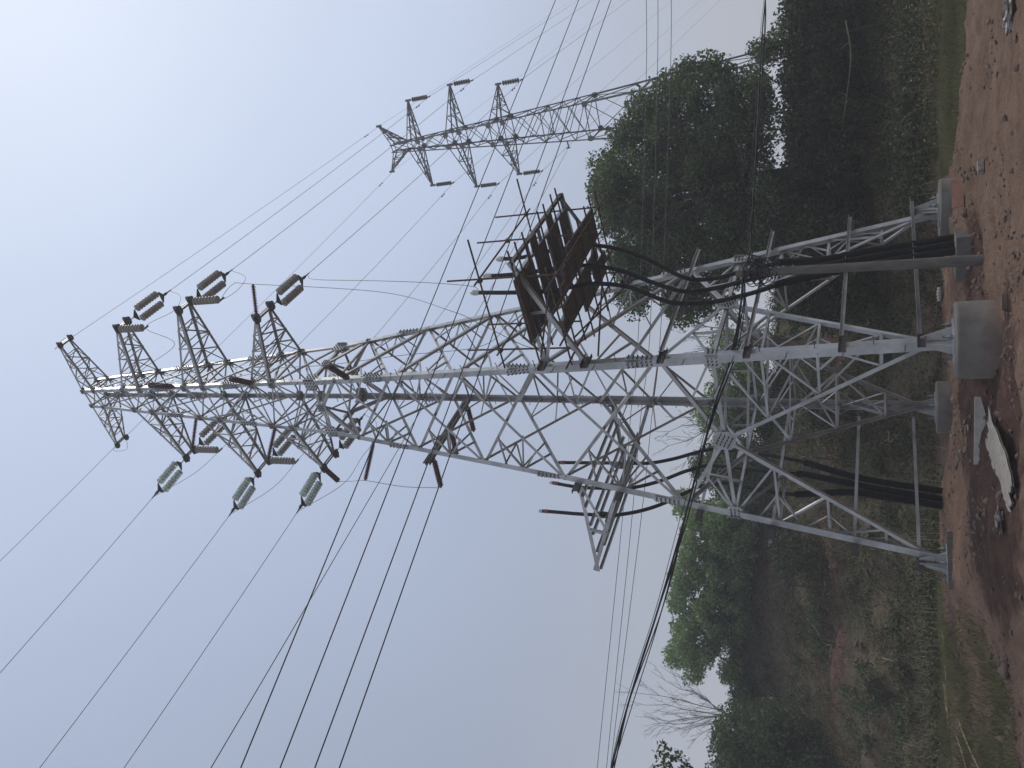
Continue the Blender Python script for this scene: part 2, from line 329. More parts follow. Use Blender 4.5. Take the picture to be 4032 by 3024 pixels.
def ground_mat():
    m, n, l, b, o = new_mat('red_earth_and_bank')
    g = n.new("ShaderNodeNewGeometry"); P = g.outputs["Position"]
    def noise(sc, det=6, rough=0.6):
        t = n.new("ShaderNodeTexNoise"); t.inputs["Scale"].default_value = sc; t.inputs["Detail"].default_value = det; t.inputs["Roughness"].default_value = rough
        l.new(P, t.inputs["Vector"]); return t.outputs["Fac"]
    def ramp(f, stops):
        r = n.new("ShaderNodeValToRGB"); e = r.color_ramp.elements
        e[0].position = stops[0][0]; e[0].color = (*stops[0][1], 1); e[1].position = stops[-1][0]; e[1].color = (*stops[-1][1], 1)
        for p, c in stops[1:-1]: x = e.new(p); x.color = (*c, 1)
        l.new(f, r.inputs[0]); return r.outputs[0]
    def mix(f, a, c):
        x = n.new("ShaderNodeMix"); x.data_type = 'RGBA'; l.new(f, x.inputs["Factor"]); l.new(a, x.inputs["A"]); l.new(c, x.inputs["B"]); return x.outputs["Result"]
    earth = ramp(noise(1.1, 8, 0.66), ((0.30, (0.098, 0.056, 0.037)), (0.44, (0.18, 0.11, 0.073)), (0.56, (0.245, 0.155, 0.106)), (0.72, (0.335, 0.225, 0.16))))
    grit = ramp(noise(14, 5), ((0.36, (0.07, 0.04, 0.028)), (0.6, (0.20, 0.125, 0.086)), (0.74, (0.33, 0.235, 0.175))))
    fine = ramp(noise(38, 4, 0.7), ((0.36, (0.045, 0.025, 0.018)), (0.5, (0.16, 0.10, 0.072)), (0.68, (0.30, 0.21, 0.155))))
    mf = n.new("ShaderNodeMix"); mf.data_type = 'RGBA'; mf.inputs["Factor"].default_value = 0.6; l.new(grit, mf.inputs["A"]); l.new(fine, mf.inputs["B"]); grit = mf.outputs["Result"]
    mx = n.new("ShaderNodeMix"); mx.data_type = 'RGBA'; mx.inputs["Factor"].default_value = 0.5; l.new(earth, mx.inputs["A"]); l.new(grit, mx.inputs["B"])
    earth = mx.outputs["Result"]
    bankc = ramp(noise(0.55, 7, 0.7), ((0.30, (0.045, 0.044, 0.024)), (0.42, (0.08, 0.073, 0.040)), (0.52, (0.115, 0.095, 0.058)), (0.60, (0.15, 0.105, 0.07)), (0.74, (0.19, 0.145, 0.10))))
    bfine = ramp(noise(4.5, 6, 0.7), ((0.36, (0.022, 0.019, 0.012)), (0.5, (0.09, 0.077, 0.046)), (0.62, (0.16, 0.13, 0.085)), (0.74, (0.26, 0.22, 0.165))))
    mb_ = n.new("ShaderNodeMix"); mb_.data_type = 'RGBA'; mb_.inputs["Factor"].default_value = 0.5; l.new(bankc, mb_.inputs["A"]); l.new(bfine, mb_.inputs["B"]); bankc = mb_.outputs["Result"]
    # bare red cuts in the bank, roughly level with one another
    spz = n.new("ShaderNodeSeparateXYZ"); l.new(P, spz.inputs[0])
    zz = n.new("ShaderNodeMath"); zz.operation = 'MULTIPLY_ADD'; l.new(noise(0.35, 5), zz.inputs[0]); zz.inputs[1].default_value = 3.2; l.new(spz.outputs["Z"], zz.inputs[2])
    wv = n.new("ShaderNodeMath"); wv.operation = 'PINGPONG'; wv.inputs[1].default_value = 1.9; l.new(zz.outputs[0], wv.inputs[0])
    rc = n.new("ShaderNodeMapRange"); rc.inputs["From Min"].default_value = 1.25; rc.inputs["From Max"].default_value = 1.7; l.new(wv.outputs[0], rc.inputs["Value"])
    redc = ramp(noise(3.5, 6, 0.7), ((0.34, (0.05, 0.028, 0.022)), (0.55, (0.12, 0.066, 0.05)), (0.72, (0.2, 0.13, 0.1))))
    bankc = mix(rc.outputs[0], bankc, redc)
    # freshly dug, damp darker soil by the far-left mound
    damp = ramp(noise(3, 6, 0.65), ((0.35, (0.055, 0.029, 0.021)), (0.6, (0.095, 0.053, 0.039)), (0.75, (0.17, 0.105, 0.078))))
    for px, py, pr_ in ((-2.0, 16.0, 2.3), (-0.7, 18.6, 1.9), (0.3, 15.6, 1.2), (2.3, 19.6, 1.1)):
        dv = n.new("ShaderNodeVectorMath"); dv.operation = 'DISTANCE'; dv.inputs[1].default_value = (px, py, 0.3); l.new(P, dv.inputs[0])
        ad = n.new("ShaderNodeMath"); ad.operation = 'MULTIPLY_ADD'; l.new(noise(1.3, 5), ad.inputs[0]); ad.inputs[1].default_value = 2.6; l.new(dv.outputs["Value"], ad.inputs[2])
        rr = n.new("ShaderNodeMapRange"); rr.inputs["From Min"].default_value = pr_ + 1.5; rr.inputs["From Max"].default_value = pr_ + 0.9; l.new(ad.outputs[0], rr.inputs["Value"])
        earth = mix(rr.outputs[0], earth, damp)
    sp = n.new("ShaderNodeSeparateXYZ"); l.new(P, sp.inputs[0])
    # vegetation boundary wanders with noise
    add = n.new("ShaderNodeMath"); add.operation = 'MULTIPLY_ADD'; l.new(noise(0.6, 4), add.inputs[0]); add.inputs[1].default_value = 4.0; l.new(sp.outputs["Y"], add.inputs[2])
    ab = n.new("ShaderNodeMath"); ab.operation = 'ABSOLUTE'; l.new(sp.outputs["X"], ab.inputs[0])
    sx = n.new("ShaderNodeMath"); sx.operation = 'MULTIPLY_ADD'; l.new(ab.outputs[0], sx.inputs[0]); sx.inputs[1].default_value = 0.42; l.new(add.outputs[0], sx.inputs[2])
    mr = n.new("ShaderNodeMapRange"); mr.inputs["From Min"].default_value = 28.2; mr.inputs["From Max"].default_value = 30.0; l.new(sx.outputs[0], mr.inputs["Value"])
    col = mix(mr.outputs[0], earth, bankc)
    l.new(col, b.inputs["Base Color"]); b.inputs["Roughness"].default_value = 0.95; b.inputs["Specular IOR Level"].default_value = 0.15
    bp = n.new("ShaderNodeBump"); bp.inputs["Strength"].default_value = 1.0; bp.inputs["Distance"].default_value = 0.07
    l.new(noise(9, 8, 0.7), bp.inputs["Height"]); l.new(bp.outputs[0], b.inputs["Normal"])
    return m
M['ground'] = ground_mat()
def grid_mesh(name, xs, ys, mat):
    X, Y = np.meshgrid(xs, ys); Z = terrain(X, Y)
    nx, ny = len(xs), len(ys)
    me = bpy.data.meshes.new(name)
    co = np.stack([X, Y, Z], -1).reshape(-1, 3)
    i = np.arange(nx * ny).reshape(ny, nx)
    q = np.stack([i[:-1, :-1], i[:-1, 1:], i[1:, 1:], i[1:, :-1]], -1).reshape(-1, 4)
    me.vertices.add(len(co)); me.vertices.foreach_set("co", co.ravel())
    me.loops.add(q.size); me.loops.foreach_set("vertex_index", q.ravel().astype(np.int32))
    me.polygons.add(len(q)); me.polygons.foreach_set("loop_start", np.arange(0, q.size, 4, dtype=np.int32))
    me.polygons.foreach_set("use_smooth", np.ones(len(q), bool))
    me.update(calc_edges=True); me.materials.append(mat)
    o = bpy.data.objects.new(name, me); COL.objects.link(o); return o
gx = np.concatenate([[-300, -180, -110, -70, -45], np.arange(-32, -9, 0.4), np.arange(-9, 11, 0.07), np.arange(11, 32, 0.4), [45, 70, 110, 180, 300]])
gy = np.concatenate([[-60, -25, -8, 0, 6, 10], np.arange(12.5, 28, 0.07), np.arange(28, 50, 0.28), [53, 58, 66, 80, 110, 170, 300]])
ground = grid_mesh('ground', gx, gy, M['ground'])
tag(ground, 'red earth building site rising to an overgrown terraced bank', 'ground', kind='structure')
del ground["category"]

# ================================================================ NEAR TOWER (local x = out of the cable-platform face, y = along the line, z up)
TC = Vector((-0.0761, 22.0905, 0)); TA = math.radians(10.4679 - 45)
EX = Vector((math.cos(TA), math.sin(TA), 0)); EY = Vector((-math.sin(TA), math.cos(TA), 0))
def tw(x, y, z): return Vector((TC.x, TC.y, 0)) + EX * x + EY * y + Vector((0, 0, z))
def tl(P): d = Vector(P) - TC; return Vector((d.dot(EX), d.dot(EY), P[2]))
def on_x(xs, ys, x): return at_plane(xs, ys, tw(x, 0, 0), EX)      # photo point on the plane local x = const
def on_y(xs, ys, y): return at_plane(xs, ys, tw(0, y, 0), EY)
LEV = dict(T0=(29.43, .393), T1=(28.79, .4215), a1u=(27.12, .507), a1l=(26.19, .573), a2u=(23.86, .7075), a2l=(22.92, .758), a3u=(20.61, .901),
           a3l=(19.74, .952), W=(18.12, 1.045), L1=(17.06, 1.164), L2=(14.88, 1.378), L3=(12.61, 1.609), L4=(10.06, 1.888), L5=(6.70, 2.284), L6=(5.41, 2.412), L7=(0.652, 3.0))
_zz = [v[0] for v in LEV.values()][::-1]; _ww = [v[1] for v in LEV.values()][::-1]
def wz(z): return float(np.interp(z, _zz, _ww))
SGN = dict(A=(1, -1), B=(-1, -1), C=(1, 1), D=(-1, 1))
def lp(k, z):
    w = wz(z); return Vector((SGN[k][0] * w, SGN[k][1] * w, z))
FACES = (('A', 'B', Vector((0, -1, 0))), ('A', 'C', Vector((1, 0, 0))), ('C', 'D', Vector((0, 1, 0))), ('D', 'B', Vector((-1, 0, 0))))
tower = thing('lattice_tower', 'tall pale galvanised lattice pylon in the foreground with cable platforms on both sides', 'pylon', TC, TA)
PLATE8 = lambda r, k=0.62: [(r, r * k), (r * k, r), (-r * k, r), (-r, r * k), (-r, -r * k), (-r * k, -r), (r * k, -r), (r, -r * k)]
# legs
for k, (sx, sy) in SGN.items():
    mb = MB()
    for z0, z1, w in ((29.55, 18.12, 0.125), (18.12, 10.06, 0.165), (10.06, 0.70, 0.20)):
        mb.angle(lp(k, z0), lp(k, z1), w, 0.016, (-sx, 0, 0), (0, -sy, 0))
    leg = mb.build('leg', M['steel'], tower)
    # base plate and stiffeners on the footing
    mb = MB(); f = lp(k, 0.652)
    mb.box((f.x, f.y, 0.672), 0.62, 0.62, 0.04)
    for a in (0.2, 1.77, 3.34, 4.9):
        d = Vector((math.cos(a), math.sin(a), 0)); n = Vector((-d.y, d.x, 0))
        mb.plate(f + Vector((0, 0, 0.04)), n, (0, 0, 1), [(-0.28, 0), (-0.06, 0), (-0.06, 0.55), (-0.10, 0.55)], 0.016)
    for sx2 in (-1, 1):
        for sy2 in (-1, 1):
            c = f + Vector((0.22 * sx2, 0.22 * sy2, 0)); mb.lathe(c + Vector((0, 0, 0.03)), c + Vector((0, 0, 0.22)), ((0, .05), (.45, .05), (.46, .026), (1, .026)), 6, 1)
    mb.build('base_plate', [M['steel2'], M['bolt']], leg)
def brace(mb, p, q, n, w, off=0.0, side=1, mi=0):
    """angle brace lying in a face with outward normal n"""
    p, q = Vector(p) - n * off, Vector(q) - n * off; ax = (q - p).normalized()
    d1 = n.cross(ax).normalized() * side
    mb.angle(p - d1 * w / 2, q - d1 * w / 2, w, max(0.006, w * 0.09), d1, -n, mi)
def mid(p, q, t=0.5): return Vector(p).lerp(Vector(q), t)
def bolts(mb, c, n, up, cols, rows, dx, dy, mi=1, h=0.045, r=0.014):
    n = Vector(n).normalized(); u = Vector(up); u = (u - n * u.dot(n)).normalized(); rr = u.cross(n)
    for i in range(cols):
        for j in range(rows):
            p = Vector(c) + rr * (i - (cols - 1) / 2) * dx + u * (j - (rows - 1) / 2) * dy
            mb.bar(p, p + n * h, r * 2, r * 2, u, mi)
SEQ = ['T0', 'T1', 'a1u', 'a1l', 'a2u', 'a2l', 'a3u', 'a3l', 'W']
for fi, (p, q, n) in enumerate(FACES):
    # upper body
    for i in range(len(SEQ) - 1):
        z0, z1 = LEV[SEQ[i]][0], LEV[SEQ[i + 1]][0]
        cuts = [z0, z1]
        mb = MB()
        for a, b in zip(cuts[:-1], cuts[1:]):
            wd = 0.058 if a < 24 else 0.048
            brace(mb, lp(p, a), lp(q, b), n, wd, 0.018); brace(mb, lp(q, a), lp(p, b), n, wd, 0.10, -1)
        brace(mb, lp(p, z0), lp(q, z0), n, 0.06, 0.03)
        if len(cuts) == 3: brace(mb, lp(p, cuts[1]), lp(q, cuts[1]), n, 0.045, 0.06)
        if z0 - z1 > 2.0:
            zm = (z0 + z1) / 2; c_ = (lp(p, z0) + lp(q, z0) + lp(p, z1) + lp(q, z1)) / 4
            for k_, o_ in ((p, q), (q, p)):
                h_ = lp(k_, zm); brace(mb, h_, mid(lp(k_, z0), lp(o_, z1), .27), n, .038, .05); brace(mb, h_, mid(lp(o_, z0), lp(k_, z1), .73), n, .038, .07)
        mb.build('bracing_panel', M['steel2'], tower)
    # waist: horizontal strut with a middle plate, K braces below
    zW, z1 = LEV['W'][0], LEV['L1'][0]; m = mid(lp(p, zW), lp(q, zW)); mb = MB()
    brace(mb, lp(p, zW), lp(q, zW), n, 0.10, 0.02)
    brace(mb, m, lp(p, z1), n, 0.10, 0.03); brace(mb, m, lp(q, z1), n, 0.10, 0.03, -1)
    brace(mb, lp(p, z1), lp(q, z1), n, 0.06, 0.05)
    mb.build('waist_frame', M['steel2'], tower)
    mb = MB(); mb.plate(m - n * 0.012, n, (0, 0, 1), PLATE8(0.17), 0.014); bolts(mb, m, n, (0, 0, 1), 3, 3, .08, .08)
    mb.build('gusset_plate', [M['steel'], M['bolt']], tower)
    # X panels of the body
    for a, b in (('L1', 'L2'), ('L2', 'L3'), ('L3', 'L4'), ('L4', 'L5')):
        z0, z1 = LEV[a][0], LEV[b][0]; mb = MB()
        brace(mb, lp(p, z0), lp(q, z1), n, 0.085, 0.018); brace(mb, lp(q, z0), lp(p, z1), n, 0.085, 0.11, -1)
        for k, o in ((p, q), (q, p)):
            h = lp(k, (z0 + z1) / 2)
            up = mid(lp(k, z0), lp(o, z1), 0.27); dn = mid(lp(o, z0), lp(k, z1), 0.73)
            brace(mb, h, up, n, 0.05, 0.05); brace(mb, h, dn, n, 0.05, 0.07)
            h1 = lp(k, z0 + (z1 - z0) * 0.27); brace(mb, h1, up, n, 0.04, 0.09)
            brace(mb, mid(h, h1, 0.1), mid(lp(o, z0), lp(k, z1), 0.60), n, 0.04, 0.085)
        mb.build('bracing_panel', M['steel2'], tower)
    # leg extension: K from L5 to the middle of L6, then big diagonals to the feet
    z5, z6, z7 = (LEV[x][0] for x in ('L5', 'L6', 'L7')); m = mid(lp(p, z6), lp(q, z6)); mb = MB()
    brace(mb, m, lp(p, z5), n, 0.09, 0.02); brace(mb, m, lp(q, z5), n, 0.09, 0.02, -1)
    brace(mb, lp(p, z6), lp(q, z6), n, 0.09, 0.05)
    for k in (p, q):
        brace(mb, mid(m, lp(k, z5), 0.5), lp(k, z6), n, 0.055, 0.06)
        brace(mb, mid(m, lp(k, z5), 0.5), mid(m, lp(k, z6), 0.5), n, 0.05, 0.07)
    mb.build('bracing_panel', M['steel'], tower)
    mb = MB(); mb.plate(m - n * 0.01, n, (0, 0, 1), PLATE8(0.27, 0.5), 0.016); bolts(mb, m, n, (0.5, 0, 1) if abs(n.y) > .5 else (0, .5, 1), 4, 4, .095, .095)
    mb.build('gusset_plate', [M['steel'], M['bolt']], tower)
    for k in (p, q):
        mb = MB(); foot = lp(k, z7 + 0.25)
        brace(mb, m, foot, n, 0.09, 0.025, 1 if k == p else -1)
        zs = (4.33, 3.17, 1.93); leg_n = [lp(k, z) for z in zs]
        dn = [mid(m, foot, (z6 - z) / (z6 - z7 - 0.25)) for z in zs]
        for a, b in zip(leg_n, dn): brace(mb, a, b, n, 0.055, 0.06)
        for z_a, z_b in ((4.85, 4.33), (3.75, 4.33), (3.75, 3.17), (2.55, 3.17), (2.55, 1.93), (1.4, 1.93)):
            brace(mb, lp(k, z_a), mid(m, foot, (z6 - z_b) / (z6 - z7 - 0.25)) * .5 + lp(k, z_b) * .5, n, 0.036, 0.095)
        brace(mb, lp(k, z6), dn[0], n, 0.052, 0.08); brace(mb, leg_n[0], dn[1], n, 0.05, 0.08, -1); brace(mb, leg_n[1], dn[2], n, 0.05, 0.08)
        mb.build('bracing_panel', M['steel'], tower)
# braces tying neighbouring face diagonals together inside each leg
mb_by = {}
for k in 'ABCD':
    fs = [(p, q, n) for p, q, n in FACES if k in (p, q)]; mb = MB()
    z6, z7 = LEV['L6'][0], LEV['L7'][0] + 0.25; pts = []
    for p, q, n in fs:
        m = mid(lp(p, z6), lp(q, z6)); pts.append([mid(m, lp(k, z7), (z6 - z) / (z6 - z7)) - n * 0.08 for z in (4.33, 3.17, 1.93)])
    for a, b in zip(pts[0], pts[1]): mb.angle(a, b, 0.05, 0.006, (0, 0, 1), (1, 0.3, 0))
    mb.angle(pts[0][0], pts[1][1], 0.05, 0.006, (0, 0, 1), (1, 0.3, 0)); mb.angle(pts[0][1], pts[1][2], 0.05, 0.006, (0, 0, 1), (1, .3, 0))
    mb.build('hip_bracing', M['steel2'], tower)
# horizontal diaphragms
for z, wd in ((LEV['W'][0], 0.08), (LEV['L6'][0], 0.07)):
    mb = MB(); ms = [mid(lp(p, z), lp(q, z)) - n * 0.05 for p, q, n in FACES]
    for a, b in zip(ms, ms[1:] + ms[:1]): mb.angle(a + Vector((0, 0, .03)), b + Vector((0, 0, .03)), wd, 0.008, (0, 0, -1), (0.3, 1, 0))
    mb.build('diaphragm', M['steel2'], tower)
# gusset plates on the legs
def leg_gusset(k, z, r, mat='steel', nb=3):
    f = lp(k, z); mb = MB()
    for p, q, n in FACES:
        if k not in (p, q): continue
        o = lp(q if k == p else p, z); t = (o - f); t.z = 0; t.normalize()
        c = f + t * r * 0.62 + n * 0.012
        mb.plate(c, n, (0, 0, 1), PLATE8(r), 0.012); bolts(mb, c + n * .005, n, (0, 0, 1), nb, nb, r * .5, r * .5)
    mb.build('gusset_plate', [M[mat], M['bolt']], tower)
for lv in ('T0', 'T1', 'a1u', 'a1l', 'a2u', 'a2l', 'a3u', 'a3l'):
    for k in 'ABCD': leg_gusset(k, LEV[lv][0], 0.105 if lv[0] == 'T' else 0.14, 'steel2', 2 if lv[0] == 'T' else 3)
for k in 'ABCD':
    leg_gusset(k, LEV['W'][0], 0.22, 'steel', 4); leg_gusset(k, LEV['L6'][0], 0.19, 'steel', 3)
# splice plates with two rows of bolts
for k, (sx, sy) in SGN.items():
    for z in (25.0, 21.6, 15.55, 10.55, 7.15):
        mb = MB(); c = lp(k, z); sl = (lp(k, z - .5) - lp(k, z + .5)).normalized()
        for d, n in ((Vector((-sx, 0, 0)), Vector((0, sy, 0))), (Vector((0, -sy, 0)), Vector((sx, 0, 0)))):
            cc = c + d * 0.085 + n * 0.012
            mb.plate(cc, n, sl, [(-0.075, -.36), (0.075, -.36), (0.075, .36), (-0.075, .36)], 0.014)
            bolts(mb, cc, n, sl, 2, 6, .085, .115, 1, .06, .015)
        mb.build('splice_plate', [M['steel'], M['bolt']], tower)
# step bolts up two opposite legs
sb = MB(); sb.tube(((0, 0, 0), (0.17, 0, 0), (0.185, 0, 0.03)), 0.011, 5); step0 = None
for k in 'AD':
    sx, sy = SGN[k]; z = 1.5; i = 0
    while z < 28.4:
        p = lp(k, z); n = Vector((sx, 0, 0)) if i % 2 else Vector((0, sy, 0)); inn = Vector((0, -sy, 0)) if i % 2 else Vector((-sx, 0, 0))
        if step0 is None: o = step0 = sb.build('step_bolt', M['bolt'], tower)
        else: o = step0.copy(); COL.objects.link(o); o.parent = tower
        o.location = p + inn * 0.05; o.rotation_euler = (0, 0, math.atan2(n.y, n.x)); z += 0.57; i += 1

# cross-arms
ARMS = {}
def crossarm(side, zu, zl, tipx, tiph, tipz, chord, web, nb=4, top=False):
    s = side; ks = ('A', 'C') if s > 0 else ('B', 'D')
    tips = [Vector((s * tipx, -tiph, tipz)), Vector((s * tipx, tiph, tipz))]
    up = [lp(k, zu) for k in ks]; lo = [lp(k, zl) for k in ks]
    mb = MB()
    for i in (0, 1):
        o = Vector((0, -1 if i == 0 else 1, 0))
        mb.angle(lo[i], tips[i], chord, 0.009, -o, (0, 0, 1)); mb.angle(up[i] + Vector((0, 0, .02)), tips[i] + Vector((0, 0, .1)), chord * 0.8, 0.008, -o, (0, 0, -1))
    arm = mb.build('crossarm', M['steel2'], tower)
    mb = MB(); ts = [j / nb for j in range(nb)]
    lerp = lambda a, b, t: Vector(a).lerp(Vector(b), t)
    tt = [t + Vector((0, 0, .1)) for t in tips]
    for i in (0, 1):
        n = Vector((0, -1 if i == 0 else 1, 0))
        for j in range(1, nb):
            a, b = lerp(up[i], tt[i], j / nb), lerp(lo[i], tips[i], j / nb)
            if j < nb: mb.angle(a, b, web, .005, (s, 0, 0), -n)
            c = lerp(lo[i], tips[i], (j - 1) / nb) if j % 2 else lerp(up[i], tt[i], (j - 1) / nb)
            mb.angle(a if j % 2 else b, c, web, .005, (0, 0, 1), -n)
    for row, z0 in ((lo, tips), (up, tt)):
        if row is up and not top and zu - zl > 1.2: continue
        for j in range(1, nb):
            a, b = lerp(row[0], z0[0], j / nb), lerp(row[1], z0[1], j / nb)
            mb.angle(a, b, web, .005, (0, 0, 1), (s, 0, 0))
            c = lerp(row[0], z0[0], (j - 1) / nb); d = lerp(row[1], z0[1], (j - 1) / nb)
            if row is lo: mb.angle(d if j % 2 else c, a if j % 2 else b, web * 1.1, .005, (0, 0, 1), (s, 0, 0))
            if row is up: mb.angle(c if j % 2 else d, b if j % 2 else a, web, .005, (0, 0, 1), (s, 0, 0))
    mb.build('arm_bracing', M['steel2'], arm)
    mb = MB()
    for dz in (-0.02, 0.09): mb.angle(tips[0] + Vector((s * .02, 0, dz)), tips[1] + Vector((s * .02, 0, dz)), 0.07, 0.007, (0, 0, 1), (-s, 0, 0))
    mb.build('tip_beam', M['steel2'], arm)
    for t_ in tips:
        mb = MB(); r = 0.15 if not top else 0.11
        mb.plate(t_ + Vector((s * 0.02, 0, -0.03)), (0, 0, 1), (1, 0, 0), PLATE8(r), 0.014)
        mb.plate(t_ + Vector((s * 0.05, 0, 0.02)), (0, 1, 0), (0, 0, 1), PLATE8(r), 0.014)
        mb.build('tip_plate', M['oldsteel'], arm)
    return [tw(*t_) for t_ in tips]
ARMS['R1'] = crossarm(1, 27.12, 26.19, 2.82, .25, 25.97, .085, .038)
ARMS['R2'] = crossarm(1, 23.86, 22.92, 3.38, .32, 22.73, .095, .042)
ARMS['R3'] = crossarm(1, 20.61, 19.74, 2.95, .40, 19.64, .095, .042)
ARMS['L1'] = crossarm(-1, 27.12, 26.19, 2.90, .25, 26.3, .085, .038)
ARMS['L2'] = crossarm(-1, 23.86, 22.92, 3.44, .36, 23.0, .095, .042)
ARMS['L3'] = crossarm(-1, 20.61, 19.74, 3.04, .40, 19.8, .095, .042)
ARMS['ER'] = crossarm(1, 29.43, 28.79, 2.28, .26, 29.30, .062, .034, 4, True)
ARMS['EL'] = crossarm(-1, 29.43, 28.79, 2.34, .255, 29.62, .062, .034, 4, True)
# cable support bars clamped across the two side faces, each with its two channel brackets
for s, rows in ((1, ((1.28, -2.92, 3.37), (2.71, -2.59, 3.16), (4.64, -2.50, 3.21), (6.6, -2.28, 2.93))),
                (-1, ((1.27, -3.24, 2.92), (2.68, -3.03, 2.84), (4.58, -3.0, 2.53), (6.4, -2.4, 2.3)))):
    for z, y0, y1 in rows:
        mb = MB(); x = s * (wz(z) + 0.2)
        mb.angle((x, y0, z), (x, y1, z), 0.078, 0.008, (0, 0, -1), (s, 0, 0))
        bar = mb.build('cable_support_bar', M['steel'], tower)
        for sy in (-1, 1):
            f = lp({(1, -1): 'A', (1, 1): 'C', (-1, -1): 'B', (-1, 1): 'D'}[(s, sy)], z - 0.06); mb = MB()
            d = Vector((-s * .3, sy, 0)).normalized()
            c = f + Vector((s * 0.11, 0, 0)); p0, p1 = c - Vector((0, sy * .22, 0)), c + Vector((0, sy * .34, 0))
            mb.plate(mid(p0, p1), (s, 0, 0), (0, 0, 1), [(-.28, -.075), (.28, -.075), (.28, .075), (-.28, .075)], .012)
            for dz in (-.07, .07): mb.plate(mid(p0, p1) + Vector((s * .04, 0, dz)), (0, 0, 1), (0, 1, 0), [(-.034, -.28), (.034, -.28), (.034, .28), (-.034, .28)], .012)
            mb.build('channel_bracket', M['oldsteel'], bar)
# beam across the far side face that carries three arresters
mb = MB(); xb = -(wz(14.45) + 0.12)
for dz in (0, .14): mb.angle((xb, -1.75, 14.4 + dz), (xb, 1.6, 14.4 + dz), .09, .008, (0, 0, 1), (-1, 0, 0))
mb.build('arrester_beam', M['oldsteel'], tower)

# ================================================================ CABLE PLATFORMS (hung on the tower)
def platform(s, tipx, name, label):
    root = thing(name, label, 'platform', tw(s * 3.4, 0, 9.0), TA)
    O = Vector((s * 3.4, 0, 9.0)); zt = 9.75
    def L(x, y, z): return Vector((s * x, y, z)) - O
    w1, w2 = wz(9.73), wz(8.52)
    for sy in (-1, 1):
        mb = MB(); out = Vector((0, sy, 0))
        tip = L(tipx, sy * 2.0, 9.85); a, b = L(w1 + .05, sy * w1, 9.73), L(w2 + .05, sy * w2, 8.52)
        mb.angle(a, tip, .11, .009, (0, 0, -1), -out); mb.angle(b, tip, .11, .009, (0, 0, 1), -out)
        m1, m2 = mid(a, tip, .50), mid(b, tip, .50)
        mb.angle(m1, m2, .08, .008, (s, 0, 0), -out); mb.angle(a + Vector((0, 0, -.03)), m2, .08, .008, (0, 0, -1), -out)
        br = mb.build('bracket', M['steel'], root)
        for p in (a, b):
            mb = MB(); c = p + Vector((s * .02, sy * .03, 0))
            mb.plate(c, (s, 0, 0), (0, 0, 1), [(-.25, -.09), (.25, -.09), (.25, .09), (-.25, .09)], .014)
            for dz in (-.085, .085): mb.plate(c + Vector((s * .05, 0, dz)), (0, 0, 1), (0, 1, 0), [(-.045, -.25), (.045, -.25), (.045, .25), (-.045, .25)], .014)
            mb.build('clamp_channel', M['oldsteel'], br)
    return root, L, zt
rp, RL, zt = platform(1, 4.95, 'cable_platform', 'bracketed steel cable platform boarded over inside the rusty scaffold, facing the big dark tree')
for x, dz, mat in ((4.93, .03, 'oldsteel'), (4.55, .02, 'steel'), (3.55, .02, 'steel2'), (2.75, .02, 'steel2')):
    mb = MB(); mb.angle(RL(x, -2.05, zt + dz), RL(x, 2.05, zt + dz), .09, .008, (0, 0, 1), (-1, 0, 0)); mb.build('cross_beam', M[mat], rp)
mb = MB()
for y in (-1.0, -.1, .85): mb.angle(RL(4.93, y, zt + .02), RL(4.3, y, zt + .02), .07, .007, (0, 1, 0), (0, 0, 1))
mb.build('tie_bar', M['oldsteel'], rp)
lp_, LL, zt2 = platform(-1, 5.35, 'cable_platform', 'bare steel cable platform without boards or scaffold, on the open sky side')
for x, dz in ((2.35, 0), (2.75, .0), (3.45, -.0), (3.8, -.0), (4.5, .02), (5.2, .05)):
    mb = MB(); mb.angle(LL(x, -2.05, zt2 + dz - .1), LL(x, 2.05, zt2 + dz - .1), .075, .008, (0, 0, -1), (1, 0, 0)); mb.build('cross_beam', M['steel'], lp_)
for x, z in ((3.3, 9.15), (3.7, 9.2), (4.2, 9.4)):
    mb = MB(); mb.angle(LL(x, -2.05, z), LL(x, 2.05, z), .075, .008, (0, 0, -1), (1, 0, 0)); mb.build('cross_beam', M['steel2'], lp_)
for y in (-1.15, .1, 1.1):
    mb = MB(); mb.plate(LL(3.85, y, 9.5), (0, 1, 0), (0, 0, 1), [(-.09, -.32), (.09, -.32), (.14, .1), (.09, .34), (-.09, .34), (-.14, .1)], .02); mb.build('cable_clamp_plate', M['oldsteel'], lp_)

# scaffold of rusty tubes round the platform
sc = thing('scaffold', 'rusty tube scaffold lashed round the boarded cable platform', 'scaffold', tw(3.5, 0, 8.6), TA)
SO = Vector((3.5, 0, 8.6))
def tube_part(name, a, b, r=.024):
    mb = MB(); mb.tube((Vector(a) - SO, Vector(b) - SO), r, 8); return mb.build(name, M['rust'], sc)
for x, y, z0, z1 in ((4.45, -1.85, 8.6, 11.75), (2.45, -1.9, 8.75, 11.78), (4.45, .3, 8.65, 11.8), (4.45, 1.95, 8.4, 11.9), (2.45, -.62, 9.0, 11.72), (2.5, 1.9, 8.5, 11.2)):
    tube_part('scaffold_post', (x, y, z0), (x + .02, y + .03, z1))
tube_part('scaffold_rail', (5.55, -1.9, 10.8), (1.9, -1.9, 10.86)); tube_part('scaffold_rail', (5.5, 1.98, 10.95), (3.3, 2.02, 10.95))
tube_part('scaffold_rail', (4.49, -2.2, 10.83), (4.46, 2.35, 10.97)); tube_part('scaffold_rail', (2.49, -2.2, 10.8), (2.49, 0.1, 10.75))
for y in (-2.4, -1.93, -1.42, -.25, .2, .8, 1.2): tube_part('scaffold_putlog', (5.4, y, 9.62), (2.2 + .1 * (y % .4), y + .08, 9.63))
